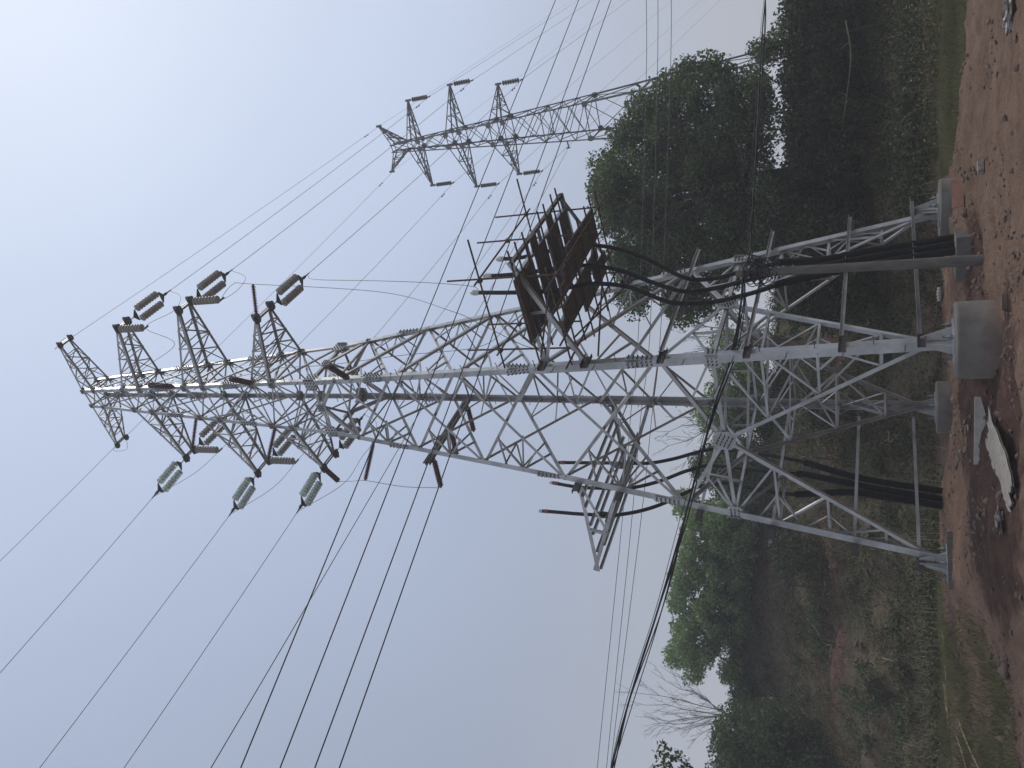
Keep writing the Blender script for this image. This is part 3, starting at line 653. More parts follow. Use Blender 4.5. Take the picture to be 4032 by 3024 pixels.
for y in (-2.3, -1.75, -1.1, -.45, .25, .95, 1.45, 2.0): tube_part('scaffold_putlog', (5.15 - .3 * abs(math.sin(y * 9)), y, 8.86), (2.0 + .2 * math.sin(y * 5), y + .05, 8.84))
for x in (4.5, 3.9, 3.05, 2.4): tube_part('scaffold_ledger', (x, -2.75, 8.79), (x, 2.5, 8.79))
tube_part('scaffold_brace', (2.45, -2.3, 8.1), (2.5, 1.9, 9.1)); tube_part('scaffold_brace', (4.4, -2.0, 8.95), (2.3, -2.05, 9.7)); tube_part('scaffold_brace', (2.4, 1.9, 8.1), (2.42, -1.4, 9.0))
for x, y, z in ((4.45, -1.88, 10.82), (2.45, -1.9, 10.83), (4.46, .32, 10.9), (4.46, 1.97, 10.95), (2.46, -.62, 10.76), (2.45, -1.9, 8.84), (4.45, -1.85, 8.84)):
    mb = MB(); mb.box(Vector((x, y, z)) - SO, .09, .11, .10); mb.build('scaffold_coupler', M['rust'], sc)
# boards of the upper deck and planks of the lower one: each lies loose
def board(c, sx, sy, sz, rz, mat, name, label, grp):
    mb = MB(); n = 4
    mb.box((0, 0, 0), sx, sy, sz)
    o = mb.build(name, M[mat]); o.location = tw(*c); o.rotation_euler = (RNG.uniform(-.015, .015), RNG.uniform(-.01, .01), TA + rz)
    tag(o, label, 'board' if name == 'deck_board' else 'plank', grp); return o
for (x, y, sx, sy, rz), lab in zip(((3.74, -1.99, 1.75, .74, .01), (3.70, -1.31, 1.62, .56, -.015), (3.82, -.475, 1.6, .80, .02), (2.86, -.05, .3, 1.5, 0), (3.78, .52, 1.6, .88, -.015), (3.78, 1.5, 1.62, .62, .015), (4.80, .55, .36, .42, .0), (4.80, -.72, .36, .4, .04)),
        ('dark plywood board at the near end of the upper scaffold deck', 'dark plywood board, second from the near end of the upper scaffold deck', 'dark plywood board between the middle and nearest black cables of the upper deck',
         'short dark board against the tower side of the upper deck', 'dark plywood board between the middle and farthest black cables of the upper deck', 'dark plywood board at the far end of the upper scaffold deck',
         'small dark board across the outer beam at the far end of the platform', 'small dark board across the outer beam near the middle of the platform')):
    board((x, y, 9.70), sx, sy, .03, rz, 'board', 'deck_board', lab, 'plywood boards of the upper scaffold deck')
for (x, y, w, ln, rz), lab in zip(((3.06, -.75, .30, 2.5, .01), (3.38, -.2, .29, 3.2, -.006), (3.85, .0, .28, 3.4, .008), (4.15, .2, .29, 3.0, -.01), (4.44, .5, .27, 2.4, .01), (3.05, 1.35, .30, 1.2, .02), (2.73, .7, .26, 2.2, -.015)),
        ('brown plank of the lower scaffold deck with its end nearest the camera-side tower leg', 'brown plank of the lower deck, second row out from the near leg', 'brown plank along the middle of the lower scaffold deck', 'brown plank of the lower deck just inside the outer one',
         'outermost brown plank along the lower scaffold deck', 'short brown plank at the far end of the lower scaffold deck', 'innermost brown plank of the lower deck, closest to the tower face')):
    board((x, y, 8.93), w, ln, .045, rz, 'plank', 'scaffold_plank', lab, 'planks of the lower scaffold deck')

# ================================================================ POWER CABLES
def smooth_path(pts, k=6):
    pts = [Vector(p) for p in pts]; out = []
    P = [pts[0] * 2 - pts[1]] + pts + [pts[-1] * 2 - pts[-2]]
    for i in range(1, len(P) - 2):
        for j in range(k):
            t = j / k; a, b, c, d = P[i - 1], P[i], P[i + 1], P[i + 2]
            out.append(.5 * ((2 * b) + (c - a) * t + (2 * a - 5 * b + 4 * c - d) * t * t + (3 * b - a - 3 * c + d) * t ** 3))
    out.append(pts[-1]); return out
def cable_x(px, prof):
    out = []
    for xs, ys in px:
        x = prof[0][1]
        for _ in range(12): P = on_x(xs, ys, x); x = float(np.interp(P.z, [a for a, b in prof], [b for a, b in prof]))
        out.append(P)
    return out
PR = ((0.3, 3.25), (1.28, 3.13), (2.7, 2.98), (4.6, 2.84), (6.0, 2.66), (8.6, 3.62), (13, 3.62))
PL = ((0.0, -3.7), (1.28, -3.35), (2.7, -3.15), (4.6, -3.3), (6.3, -3.6), (8.2, -3.8), (13, -3.8))
RC = (('farthest of the three black cables rising to the boarded platform', ((1985, 1019), (2048, 1015), (2180, 985), (2309, 966), (2423, 978), (2544, 1018), (2694, 1093), (2800, 1098), (2908, 1073), (3017, 1047)), ((3089, 1031), (3242, 1022), (3423, 988), (3600, 962), (3765, 935)), 0),
      ('middle one of the three black cables rising to the boarded platform', ((1935, 1086), (2014, 1081), (2150, 1063), (2273, 1045), (2423, 1060), (2574, 1114), (2688, 1147), (2800, 1138), (2908, 1112), (3017, 1085)), ((3089, 1066), (3242, 1048), (3423, 1015), (3600, 988), (3765, 962)), 0),
      ('nearest to the camera of the three black cables rising to the boarded platform', ((1885, 1152), (2014, 1152), (2174, 1146), (2240, 1132), (2351, 1117), (2483, 1132), (2604, 1180), (2676, 1195), (2800, 1190), (2908, 1167), (2992, 1145)), ((3089, 1111), (3250, 1078), (3423, 1043), (3600, 1013), (3765, 988)), 0))
LC = (('black cable nearest the tower centre, rising to the open platform on the sky side', ((2200, 1821), (2290, 1822), (2400, 1823), (2480, 1824), (2563, 1823), (2659, 1805), (2744, 1781), (2820, 1769), (2959, 1782), (3122, 1810)), ((3200, 1830), (3351, 1874), (3483, 1900), (3650, 1925), (3818, 1950)), 1),
      ('middle black cable rising to the open platform on the sky side', ((2176, 1901), (2270, 1917), (2360, 1922), (2472, 1923), (2593, 1896), (2695, 1857), (2786, 1833), (2864, 1839), (3000, 1853), (3074, 1861)), ((3182, 1870), (3339, 1902), (3483, 1930), (3650, 1955), (3805, 1980)), 1),
      ('black cable with red-banded end farthest out on the open platform', ((2135, 2012), (2200, 2017), (2285, 2024), (2400, 2029), (2442, 2026), (2520, 2012), (2605, 1985), (2701, 1940), (2762, 1914), (2870, 1902), (2941, 1921), (3098, 1945)), ((3160, 1946), (3351, 1938), (3483, 1957), (3650, 1982), (3795, 2008)), 1))
M['redtape'] = noisy('red_tape', (0.18, 0.05, 0.05), (0.26, 0.09, 0.08), 12, 0.6)
for i, (lab, up, lo, side) in enumerate(RC + LC):
    prof = PL if side else PR
    p1 = cable_x(up, prof); p2 = cable_x(lo, prof)
    root = thing('power_cable', lab, 'cable', p2[-1], 0, 'black power cables climbing the pylon')
    O = Vector(p2[-1])
    mb = MB(); mb.tube([p - O for p in smooth_path(p1 + p2[:1])], .055, 10); core = mb.build('cable_core', M['cable'], root)
    mb = MB(); q = smooth_path([p1[-1].lerp(p2[0], .6)] + p2 + [p2[-1] + Vector((0, 0, -.4))], 14)
    mb.tube([p - O for p in q], [.092 if j % 3 else .083 for j in range(len(q))], 10); mb.build('conduit', M['conduit'], root)
    d = (p1[0] - p1[1]).normalized(); a = p1[0] - O
    mb = MB(); mb.lathe(a - d * .02, a + d * (.24 if not side else .10), ((0, .058), (.3, .075), (.7, .078), (1, .05)) if not side else ((0, .06), (.8, .06), (1, .045)), 10)
    mb.build('end_cap', M['whitewrap'], core)
    if side:
        mb = MB(); mb.lathe(a - d * .22, a - d * .06, ((0, .057), (.1, .062), (.9, .062), (1, .057)), 10); mb.build('tape_band', M['redtape'], core)

# ================================================================ FAR TOWER
FC = Vector((14.5, 43.0, 0)); FA = math.radians(14.41 - 45)
FX = Vector((math.cos(FA), math.sin(FA), 0)); FY = Vector((-math.sin(FA), math.cos(FA), 0))
def fw_(x, y, z): return FC + FX * x + FY * y + Vector((0, 0, z))
FLEV = ((29.2, .24), (28.04, .303), (27.27, .319), (25.27, .4555), (24.36, .498), (22.35, .647), (21.44, .694), (19.1, .82), (16.42, 1.007), (13.2, 1.24), (9.6, 1.5), (4.0, 1.9))
_fz = [a for a, b in FLEV][::-1]; _fwid = [b for a, b in FLEV][::-1]
def flp(k, z):
    w = float(np.interp(z, _fz, _fwid)); return Vector((SGN[k][0] * w, SGN[k][1] * w, z))
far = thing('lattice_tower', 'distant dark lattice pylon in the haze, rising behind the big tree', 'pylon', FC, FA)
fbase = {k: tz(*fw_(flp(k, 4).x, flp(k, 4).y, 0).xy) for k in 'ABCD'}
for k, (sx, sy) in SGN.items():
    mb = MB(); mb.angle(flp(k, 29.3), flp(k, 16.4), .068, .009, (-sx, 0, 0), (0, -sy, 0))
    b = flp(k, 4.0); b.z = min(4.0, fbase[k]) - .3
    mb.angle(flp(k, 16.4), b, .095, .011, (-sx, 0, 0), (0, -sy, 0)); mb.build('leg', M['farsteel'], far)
for p, q, n in FACES:
    for i in range(len(FLEV) - 1):
        z0, z1 = FLEV[i][0], FLEV[i + 1][0]; ns = 2 if i < 8 and z0 - z1 > 1.5 else 1; mb = MB()
        if i in (7,): ns = 3
        for j in range(ns):
            a, b = z0 + (z1 - z0) * j / ns, z0 + (z1 - z0) * (j + 1) / ns
            brace(mb, flp(p, a), flp(q, b), n, .042, .015); brace(mb, flp(q, a), flp(p, b), n, .042, .08, -1)
        brace(mb, flp(p, z0), flp(q, z0), n, .055, .03)
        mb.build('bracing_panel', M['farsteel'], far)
for k in 'ABCD':
    for z in (27.27, 25.27, 24.36, 22.35, 21.44, 16.42):
        mb = MB(); f = flp(k, z)
        for p, q, n in FACES:
            if k in (p, q):
                t = flp(q if k == p else p, z) - f; t.z = 0; t.normalize(); mb.plate(f + t * .1 + n * .01, n, (0, 0, 1), PLATE8(.15), .012)
        mb.build('gusset_plate', M['farsteel'], far)
FARM = {}
def far_arm(s, zu, zl, tipx, tipz, nb=3):
    ks = ('A', 'C') if s > 0 else ('B', 'D'); tip = Vector((s * tipx, 0, tipz)); mb = MB()
    for i, k in enumerate(ks):
        o = Vector((0, -1 if i == 0 else 1, 0)); t_ = tip + o * .04
        mb.angle(flp(k, zl), t_, .075, .008, -o, (0, 0, 1)); mb.angle(flp(k, zu), t_ + Vector((0, 0, .08)), .06, .007, -o, (0, 0, -1))
    mb.plate(tip, (0, 1, 0), (0, 0, 1), [(-.06, -.14), (.06, -.14), (.06, .2), (-.06, .2)], .09)
    arm = mb.build('crossarm', M['farsteel'], far); mb = MB()
    for j in (1, 2):
        t = j / 3; P = {}
        for k in ks: P[k] = (flp(k, zl).lerp(tip, t), flp(k, zu).lerp(tip, t)); mb.angle(*P[k], .04, .005, (s, 0, 0), (0, 1, 0))
        t0 = (j - 1) / 3
        for k in ks: mb.angle(flp(k, zl).lerp(tip, t0), P[k][1], .04, .005, (0, 0, 1), (0, 1, 0))
        for r in (0, 1): mb.angle(P[ks[0]][r], P[ks[1]][r], .04, .005, (0, 0, 1), (s, 0, 0))
        mb.angle(flp(ks[j % 2], zl).lerp(tip, t0), P[ks[(j + 1) % 2]][0], .04, .005, (0, 0, 1), (s, 0, 0))
    mb.build('arm_bracing', M['farsteel'], arm)
    return fw_(*tip)
FARM['R1'] = far_arm(1, 28.04, 27.27, 2.56, 27.30); FARM['R2'] = far_arm(1, 25.27, 24.36, 2.99, 24.38); FARM['R3'] = far_arm(1, 22.35, 21.44, 2.55, 21.45)
FARM['L1'] = far_arm(-1, 28.04, 27.27, 2.58, 27.23); FARM['L2'] = far_arm(-1, 25.27, 24.36, 3.0, 24.30); FARM['L3'] = far_arm(-1, 22.35, 21.44, 2.59, 21.40)
FARM['ER'] = far_arm(1, 29.2, 28.3, 1.41, 29.75); FARM['EL'] = far_arm(-1, 29.2, 28.3, 1.40, 29.78)

# ================================================================ INSULATORS AND WIRES
def sheds(n, r0, r1, gap=.35):
    pr = [(0, r0 * .6)]
    for i in range(n):
        a, b = i / n, (i + 1) / n; w = b - a
        pr += [(a + w * .03, r0), (a + w * .14, r0 * 1.1), (a + w * .26, r1 * .72), (a + w * .42, r1), (a + w * .60, r1), (a + w * .72, r1 * .86), (a + w * .78, r0)]
    return pr + [(1, r0 * .6)]
LABT = {'R1': 'top right', 'R2': 'middle right', 'R3': 'bottom right', 'L1': 'top left', 'L2': 'middle left', 'L3': 'bottom left'}
def tension_set(tip, d, glass, label):
    """double dead-end string from an arm tip along d; returns the conductor's start"""
    root = thing('tension_insulator', label, 'insulator', tip, 0, 'double tension insulators of the near pylon')
    d = Vector(d).normalized(); h = Vector((-d.y, d.x, 0)).normalized(); u = d.cross(h)
    mb = MB()
    for j in range(3): mb.tube([d * (.06 + .11 * j) + (u if j % 2 else h) * (.025 * math.sin(a)) + d * (.065 * (1 - math.cos(a)) / 1) for a in np.linspace(0, 2 * math.pi, 9)], .010, 5)
    mb.build('shackle_chain', M['bolt'], root)
    for t, sg in ((.44, 1), (1.78, -1)):
        mb = MB(); w = .21
        mb.plate(d * t, u, d, [(-w, .06 * sg), (w, .06 * sg), (w, .02 * sg), (.03, -.12 * sg), (-.03, -.12 * sg), (-w, .02 * sg)], .02); mb.build('yoke_plate', M['oldsteel'], root)
    for sd in (-1, 1):
        mb = MB(); p = h * sd * .2
        mb.tube((p + d * .46, p + d * .58), .016, 6, 1); mb.tube((p + d * 1.64, p + d * 1.78), .016, 6, 1)
        mb.lathe(p + d * .56, p + d * 1.66, sheds(8, .045, .135), 14)
        if glass:
            for i in range(8): c = p + d * (.56 + 1.1 * (i + .16) / 8); mb.lathe(c, c + d * .06, ((0, .03), (.5, .05), (1, .035)), 8, 1)
        mb.build('insulator_string', [M['glass'] if glass else M['porcelain'], M['bolt']], root)
    mb = MB(); mb.lathe(d * 1.88, d * 2.30, ((0, .03), (.15, .055), (.4, .045), (.5, .025), (1, .02)), 8); mb.build('dead_end_clamp', M['oldsteel'], root)
    return Vector(tip) + d * 2.22
def sag(a, b, s, n=24):
    a, b = Vector(a), Vector(b); return [a.lerp(b, i / n) + Vector((0, 0, -4 * s * (i / n) * (1 - i / n))) for i in range(n + 1)]
def wire(pts, r, label, cat='wire', mat='wire', name='conductor', group=None, n=6):
    mb = MB(); mb.tube(pts, r, n); return single(mb, name, M[mat], label, cat, group)
FCON = {k: FARM[k] + Vector((0, 0, -1.42)) for k in ('R1', 'R2', 'R3', 'L1', 'L2', 'L3')}
STARTS = {}
for k in ('R1', 'R2', 'R3', 'L1', 'L2', 'L3'):
    tip = ARMS[k][1]; d = FCON[k] - tip; d.z -= .35
    STARTS[k] = tension_set(tip, d, False, 'grey double insulator string from the near pylon %s arm towards the distant pylon' % LABT[k])
    wire(sag(STARTS[k], FCON[k], .22), .0095, 'bare conductor from the %s arm of the near pylon to the distant pylon' % LABT[k], group='conductors between the two pylons')
# suspension strings of the far tower
for k in ('R1', 'R2', 'R3', 'L1', 'L2', 'L3'):
    side = 'right' if k[0] == 'R' else 'left'
    root = thing('suspension_insulator', 'dark insulator string hanging from the %s arm of the distant pylon' % LABT[k], 'insulator', FARM[k], 0, 'suspension insulators of the distant pylon')
    mb = MB(); mb.tube(((0, 0, -.02), (0, 0, -.24)), .014, 6); mb.build('link', M['bolt'], root)
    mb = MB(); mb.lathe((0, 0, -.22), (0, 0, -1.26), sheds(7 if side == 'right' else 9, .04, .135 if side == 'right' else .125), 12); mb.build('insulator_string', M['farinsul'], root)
    mb = MB(); mb.tube((-FY * .14 + Vector((0, 0, -1.38)), Vector((0, 0, -1.43)), FY * .14 + Vector((0, 0, -1.38))), .04, 6); mb.tube(((0, 0, -1.24), (0, 0, -1.4)), .016, 6); mb.build('suspension_clamp', M['oldsteel'], root)
# spans beyond the far tower, sighted to where they leave the picture
for k, px in (('R1', 2275), ('R2', 2330), ('R3', 2472), ('L1', 2645), ('L2', 2755), ('L3', 2832)):
    P = at_plane(px, 0, FCON[k], FX); P2 = FCON[k] + (P - FCON[k]) * 2.2 + Vector((0, 0, .3))
    wire(sag(FCON[k], P2, .25), .0095, 'bare conductor leaving the %s arm of the distant pylon away from the near pylon' % LABT[k], group='conductors beyond the distant pylon')
for k, nm, px in (('ER', 'right', (2250, 0)), ('EL', 'left', (2440, 0))):
    wire(sag(ARMS[k][1] + Vector((0, 0, .02)), FARM[k] + Vector((0, 0, -.05)), .15), .008, 'thin earth wire between the %s peak arms of the two pylons' % nm, name='earth_wire', group='earth wires')
    P = at_plane(*px, FARM[k], FX); wire(sag(FARM[k], FARM[k] + (P - FARM[k]) * 2, .2), .007, 'thin earth wire leaving the %s peak arm of the distant pylon' % nm, name='earth_wire', group='earth wires')
    mb = MB(); a, b = ARMS[k]
    c = mid(a, b); o = EX * (.25 if k == 'ER' else -.25)
    wire(smooth_path([a, a - EY * .3 + o * .2 + Vector((0, 0, -.1)), c + o - EY * .2 + Vector((0, 0, -.32)), b + Vector((0, 0, -.03))]), .007, 'short looping earth wire jumper at the %s peak arm tip of the near pylon' % nm, name='jumper_wire', group='jumper wires')
# vibration dampers on the spans by the far tower
mbd = MB(); mbd.tube(((-.16, 0, -.07), (0, 0, -.06), (.16, 0, -.07)), .008, 5)
for sd in (-1, 1): mbd.lathe((sd * .10, 0, -.07), (sd * .22, 0, -.07), ((0, .02), (.2, .038), (.8, .038), (1, .02)), 8)
mbd.tube(((0, 0, .015), (0, 0, -.06)), .014, 5)
damp0 = None
for k in ('R1', 'R2', 'R3', 'L1', 'L2', 'L3', 'ER', 'EL'):
    base = FCON.get(k, FARM[k]); st = STARTS.get(k, ARMS[k][1])
    dd = (st - base).normalized(); P = base + dd * (1.7 + .1 * len(k))
    P.z = base.z + (st.z - base.z) * ((P - base).length / (st - base).length) - 4 * (.22 if k in FCON else .15) * (lambda u: u * (1 - u))((P - base).length / (st - base).length) - .02
    if damp0 is None: o = damp0 = mbd.build('vibration_damper', M['oldsteel'])
    else: o = damp0.copy(); COL.objects.link(o)
    o.location = P; o.rotation_euler = (0, 0, math.atan2(dd.y, dd.x))
    tag(o, 'small double-weight damper on the %s wire beside the distant pylon' % (LABT.get(k) or ('right peak' if k == 'ER' else 'left peak')), 'damper', 'vibration dampers')
# spans towards the lower left of the photo: glass strings on the camera-side tips of the left arms
for k, st, en in (('L1', (618, 1939), (0, 2638)), ('L2', (918, 2007), (144, 3024)), ('L3', (1181, 1999), (475, 3024))):
    tip = ARMS[k][0]; tx = tl(tip).x
    P = on_x(*en, tx); d = on_x(*st, tx) - tip
    s0 = tension_set(tip, d, True, 'clear green glass double insulator string on the near pylon %s arm' % LABT[k])
    STARTS[k + 'n'] = s0
    wire(sag(s0, s0 + (P - s0) * 1.9, .1), .0095, 'bare conductor leaving the glass insulators of the %s arm overhead' % LABT[k], group='conductors passing overhead')
tip = ARMS['EL'][0]; P = on_x(0, 2201, tl(tip).x); wire(sag(tip, tip + (P - tip) * 2.2, .1), .008, 'thin earth wire leaving the left peak arm overhead towards the camera', name='earth_wire', group='earth wires')
# jumper strings hanging under arm tips
def jumper_string(top, label):
    root = thing('jumper_insulator', label, 'insulator', top, 0, 'jumper insulators hanging from arm tips'); mb = MB()
    mb.tube(((0, 0, 0), (0, 0, -.16)), .014, 6, 1); mb.lathe((0, 0, -.14), (0, 0, -1.2), sheds(8, .045, .135), 14); mb.build('insulator_string', [M['porcelain'], M['bolt']], root)
    mb = MB(); mb.tube(((0, 0, -1.18), (0, 0, -1.3)), .018, 6); mb.tube((EY * -.12 + Vector((0, 0, -1.33)), EY * .12 + Vector((0, 0, -1.33))), .035, 6); mb.build('wire_clamp', M['bolt'], root)
    return Vector(top) + Vector((0, 0, -1.33))
jR1 = jumper_string(ARMS['R1'][0], 'grey insulator string hanging straight down from the camera-side tip of the top right arm')
jR2 = jumper_string(ARMS['R2'][1], 'grey insulator string hanging beside the tension string at the middle right arm tip')
jL1 = jumper_string(ARMS['L1'][1], 'grey insulator string hanging straight down from the top left arm tip')
jL2 = jumper_string(ARMS['L2'][1], 'grey insulator string hanging straight down from the middle left arm tip')
# post insulators and arresters of red-brown polymer
def post(a, b, label, thin=False, cat='insulator', name='post_insulator'):
    a, b = Vector(a), Vector(b); root = thing(name, label, cat, a, 0, 'red-brown post insulators and arresters'); d = (b - a).normalized(); L_ = (b - a).length
    mb = MB()
    if thin: mb.lathe(d * .08, d * (L_ - .04), sheds(20, .034, .075), 10)
    else: mb.lathe(d * .08, d * (L_ - .04), sheds(12, .07, .098), 12)
    mb.build('shed_body', M['polymer'], root)
    mb = MB(); mb.lathe(Vector((0, 0, 0)), d * .09, ((0, .05), (1, .05)), 8); mb.build('base_fitting', M['bolt'], root)
    mb = MB(); mb.lathe(d * (L_ - .05), d * L_, ((0, .04), (1, .03)), 8); mb.build('end_fitting', M['oldsteel'], root)
    return b
pA = []
for z, dx, dy, nm in ((24.31, .67, -.86, 'highest'), (20.56, .70, -.73, 'middle'), (16.45, .90, -.62, 'lowest')):
    a = lp('A', z); pA.append(post(tw(*a), tw(a.x + dx, a.y + dy, z), '%s red-brown post insulator on the camera-side leg of the near pylon' % nm))
pR3 = post(ARMS['R3'][0], tw(3.93, .09, 19.64), 'thin ribbed red-brown rod sticking out sideways from the bottom right arm', True)
pB = []
for z, dx, dy, nm in ((24.09, -.76, -.77, 'highest'), (20.52, -.66, -.92, 'middle'), (16.55, -.66, -1.04, 'lowest')):
    a = lp('B', z); pB.append(post(tw(*a), tw(a.x + dx, a.y + dy, z), '%s thin ribbed red-brown rod on the left leg of the near pylon' % nm, True))
aL3 = post(ARMS['L3'][0], on_x(1335, 1896, tl(ARMS['L3'][0]).x - .35), 'red-brown arrester hanging from the bottom left arm tip beside the glass string', cat='arrester', name='surge_arrester')
ars = []
for (xs, ys), y, nm in (((1737, 1921), -1.45, 'nearest the camera'), ((1799, 1795), -.1, 'in the middle'), ((1866, 1701), 1.25, 'farthest from the camera')):
    a = tw(xb - .05, y, 14.4); b = on_x(xs, ys, xb - .75)
    ars.append(post(a, b, 'dark red-brown arrester on the side beam below the left arms, %s' % nm, cat='arrester', name='surge_arrester'))
# jumper wires
def jw(pts, label): wire(smooth_path(pts, 8), .0085, label, name='jumper_wire', group='jumper wires', n=5)
S = STARTS; dn = lambda z: Vector((0, 0, -z))
jw([S['R1'], S['R1'].lerp(jR1, .2) + dn(.75), S['R1'].lerp(jR1, .6) + dn(.85), jR1, jR1 - EX * .7 + dn(.9), tw(1.75, -1.3, 24.6) , pA[0], pA[0].lerp(pA[1], .5) + EX * .06, pA[1], pA[1].lerp(pA[2], .5) + EX * .12, pA[2], tw(2.3, -1.75, 14.0), tw(2.3, -1.4, 11.6), tw(3.0, -1.25, 10.6)],
   'long jumper wire held off the camera-side leg by three post insulators')
jw([S['R2'], S['R2'].lerp(jR2, .3) + dn(.75), S['R2'].lerp(jR2, .75) + dn(.55), jR2, jR2.lerp(pR3, .5) + EX * .28, pR3, at_plane(1500, 1150, pR3, EY), on_x(1777, 1225, 3.75), on_x(1900, 1280, 3.4), on_x(2110, 1372, 2.6), tw(2.3, -.6, 9.8)],
   'jumper wire dropping from the middle right arm past the sideways rod to the platform')
jw([S['R3'], on_x(1240, 1100, 3.4), on_x(1500, 1106, 3.6), on_x(1700, 1114, 3.6), on_x(1860, 1128, 3.62), on_x(1885, 1152, 3.62)], 'jumper wire dropping from the bottom right insulators to the nearest cable end')
for k, j, bend in (('L1', jL1, .35), ('L2', jL2, .4), ('L3', None, .5)):
    e_ = j if j is not None else ARMS['L3'][0] + dn(1.25) + EY * .6
    jw([S[k], S[k].lerp(e_, .2) + dn(.55), S[k].lerp(e_, .65) + dn(.45), e_, e_.lerp(S[k + 'n'], .5) + dn(bend), S[k + 'n']], 'looping jumper wire under the %s arm' % LABT[k])
jw([aL3, aL3.lerp(pB[2], .5) + dn(.1), pB[2], pB[2].lerp(ars[0], .5) - EX * .1, ars[0]], 'thin jumper wire from the bottom left arrester to the lowest left rod')
# lines crossing the view
BW = Vector((.783, .622, 0)); BN = Vector((-BW.y, BW.x, 0))
for (a, b), nm in zip((((520, 1659), (1200, 0)), ((605, 1659), (1250, 0)), ((680, 1659), (1295, 0)), ((733, 1659), (1320, 0))), ('highest', 'second highest', 'second lowest', 'lowest')):
    p0 = at_depth(a[0] + (b[0] - a[0]) * .5, 0, 13); o = Vector((0, 13.0, 0))
    A = at_plane(a[0] * 1.8228, a[1] * 1.8228, o, BN); B = at_plane(b[0] * 1.8228, b[1] * 1.8228, o, BN)
    wire(sag(A - (B - A) * .5, B + (B - A) * .6, .0), .0105, '%s of the four twisted black insulated wires crossing in front of the pylon' % nm, mat='blackwire', name='insulated_wire', group='black insulated wires crossing in front')
for (pts), nm in zip((((1395, -60), (1396, 165), (1380, 700), (1362, 900), (1345, 1115), (1290, 1659), (1270, 1850)), ((1421, -60), (1420, 165), (1405, 700), (1384, 900), (1364, 1130), (1310, 1659), (1294, 1850)), ((1450, -60), (1448, 165), (1428, 700), (1408, 900), (1385, 1120), (1322, 1630), (1305, 1850))), ('upper', 'middle', 'lower')):
    wire(smooth_path([at_depth(x * 1.8228, y * 1.8228, 28.5) for x, y in pts]), .011, '%s one of three low thin wires running level behind the pylon' % nm, name='distribution_wire', group='three low thin wires')
fb = flp('B', 17.8); P0 = fw_(fb.x, fb.y, 17.8) - FX * .35
Pq = at_plane(794, 3024, P0, FX); wire(sag(P0, P0 + (Pq - P0) * 1.3, .25, 30), .010, 'thin dark fibre cable from a distant pylon bracket, passing left of the near pylon', name='fibre_cable')
mb = MB(); mb.bar(fb - Vector((.02, 0, 0)), fb - Vector((.36, 0, .02)), .06); mb.bar(fb - Vector((.36, 0, .1)), fb - Vector((.36, 0, -.12)), .06); mb.build('cable_bracket', M['farsteel'], far)

# ================================================================ FOOTINGS, POLE, BUNDLE, BLOCK
def footing(k, label, r, top, bottom):
    p = tw(*lp(k, .652)); mb = MB(); n = 48
    prof = [(0, r * 1.0), (.0, r), (.94, r), (.985, r * .985), (1, r * .955)]
    mb.lathe((0, 0, 0), (0, 0, top - bottom), prof, n)
    o = mb.build('concrete_footing', M['footing']); o.location = (p.x, p.y, bottom); return tag(o, label, 'footing', 'pylon footings')
footing('A', 'round concrete footing nearest the camera, standing tall out of the red earth', .74, .65, -.3)
footing('C', 'round concrete footing behind the concrete block with the conduits', .74, .65, -.1)
footing('D', 'round concrete footing farthest back under the pylon', .74, .65, -.1)
footing('B', 'concrete footing almost buried in soil under the left leg', .74, .648, .1)
pole_top = at_depth(2900, 1078, 19.0); pb = Vector((2.27, 18.62, tz(2.27, 18.62) - .4))
pr = thing('concrete_pole', 'round grey concrete pole in front of the pylon carrying the cable bundle', 'pole', (pb.x, pb.y, pb.z + .4))
O = Vector(pr.location); mb = MB(); mb.lathe(pb - O, pole_top - O, ((0, .115), (1, .085)), 20); mb.build('shaft', M['oldconcrete'], pr)
mb = MB()
for t in (.93, .965): c = pb.lerp(pole_top, t) - O; mb.lathe(c - Vector((0, 0, .03)), c + Vector((0, 0, .03)), ((0, .1), (1, .1)), 14)
mb.build('hoop', M['rust'], pr)
# messenger bundle: sighted points on a vertical plane through the pole
def bundle(pts, dirv, name, label, seed, th=.75):
    rg = np.random.default_rng(seed); n = Vector((-dirv[1], dirv[0], 0)).normalized(); o = pole_top
    P = smooth_path([at_plane(x, y, o, n) for x, y in pts], 10)
    root = thing(name, label, 'cable', P[0]); O = P[0]
    for j, (r, amp) in enumerate(((.030 * th, .0), (.020 * th, .045), (.018 * th, .06), (.014 * th, .075), (.010 * th, .02))):
        ph = rg.uniform(0, 6.28); f = rg.uniform(.35, .8); q = []
        for i, p in enumerate(P):
            w = math.sin(i * f * .35 + ph) * amp; q.append(p - O + Vector((0, 0, -amp * .6 + w * .8 + (.09 if j == 4 else 0) * math.sin(math.pi * min(1, i / len(P))))) + n * (math.cos(i * f * .5 + ph) * amp * .5))
        mb = MB(); mb.tube(q, r, 6); mb.build('cable', M['blackwire'], root)
bundle(((2925, 1085), (2917, 1200), (2880, 1400), (2817, 1586), (2750, 1835), (2680, 2096), (2589, 2406), (2479, 2753), (2406, 3030), (2380, 3150)), (-1, -.12), 'cable_bundle', 'thick sagging bundle of black cables from the pole across to the left edge', 5)
bundle(((2930, 1080), (2950, 1007), (2959, 880), (2967, 771), (2980, 530), (2999, 159), (3013, 0), (3020, -150)), (1, .45), 'cable_bundle', 'bundle of black cables from the pole across in front of the big tree', 6, .55)
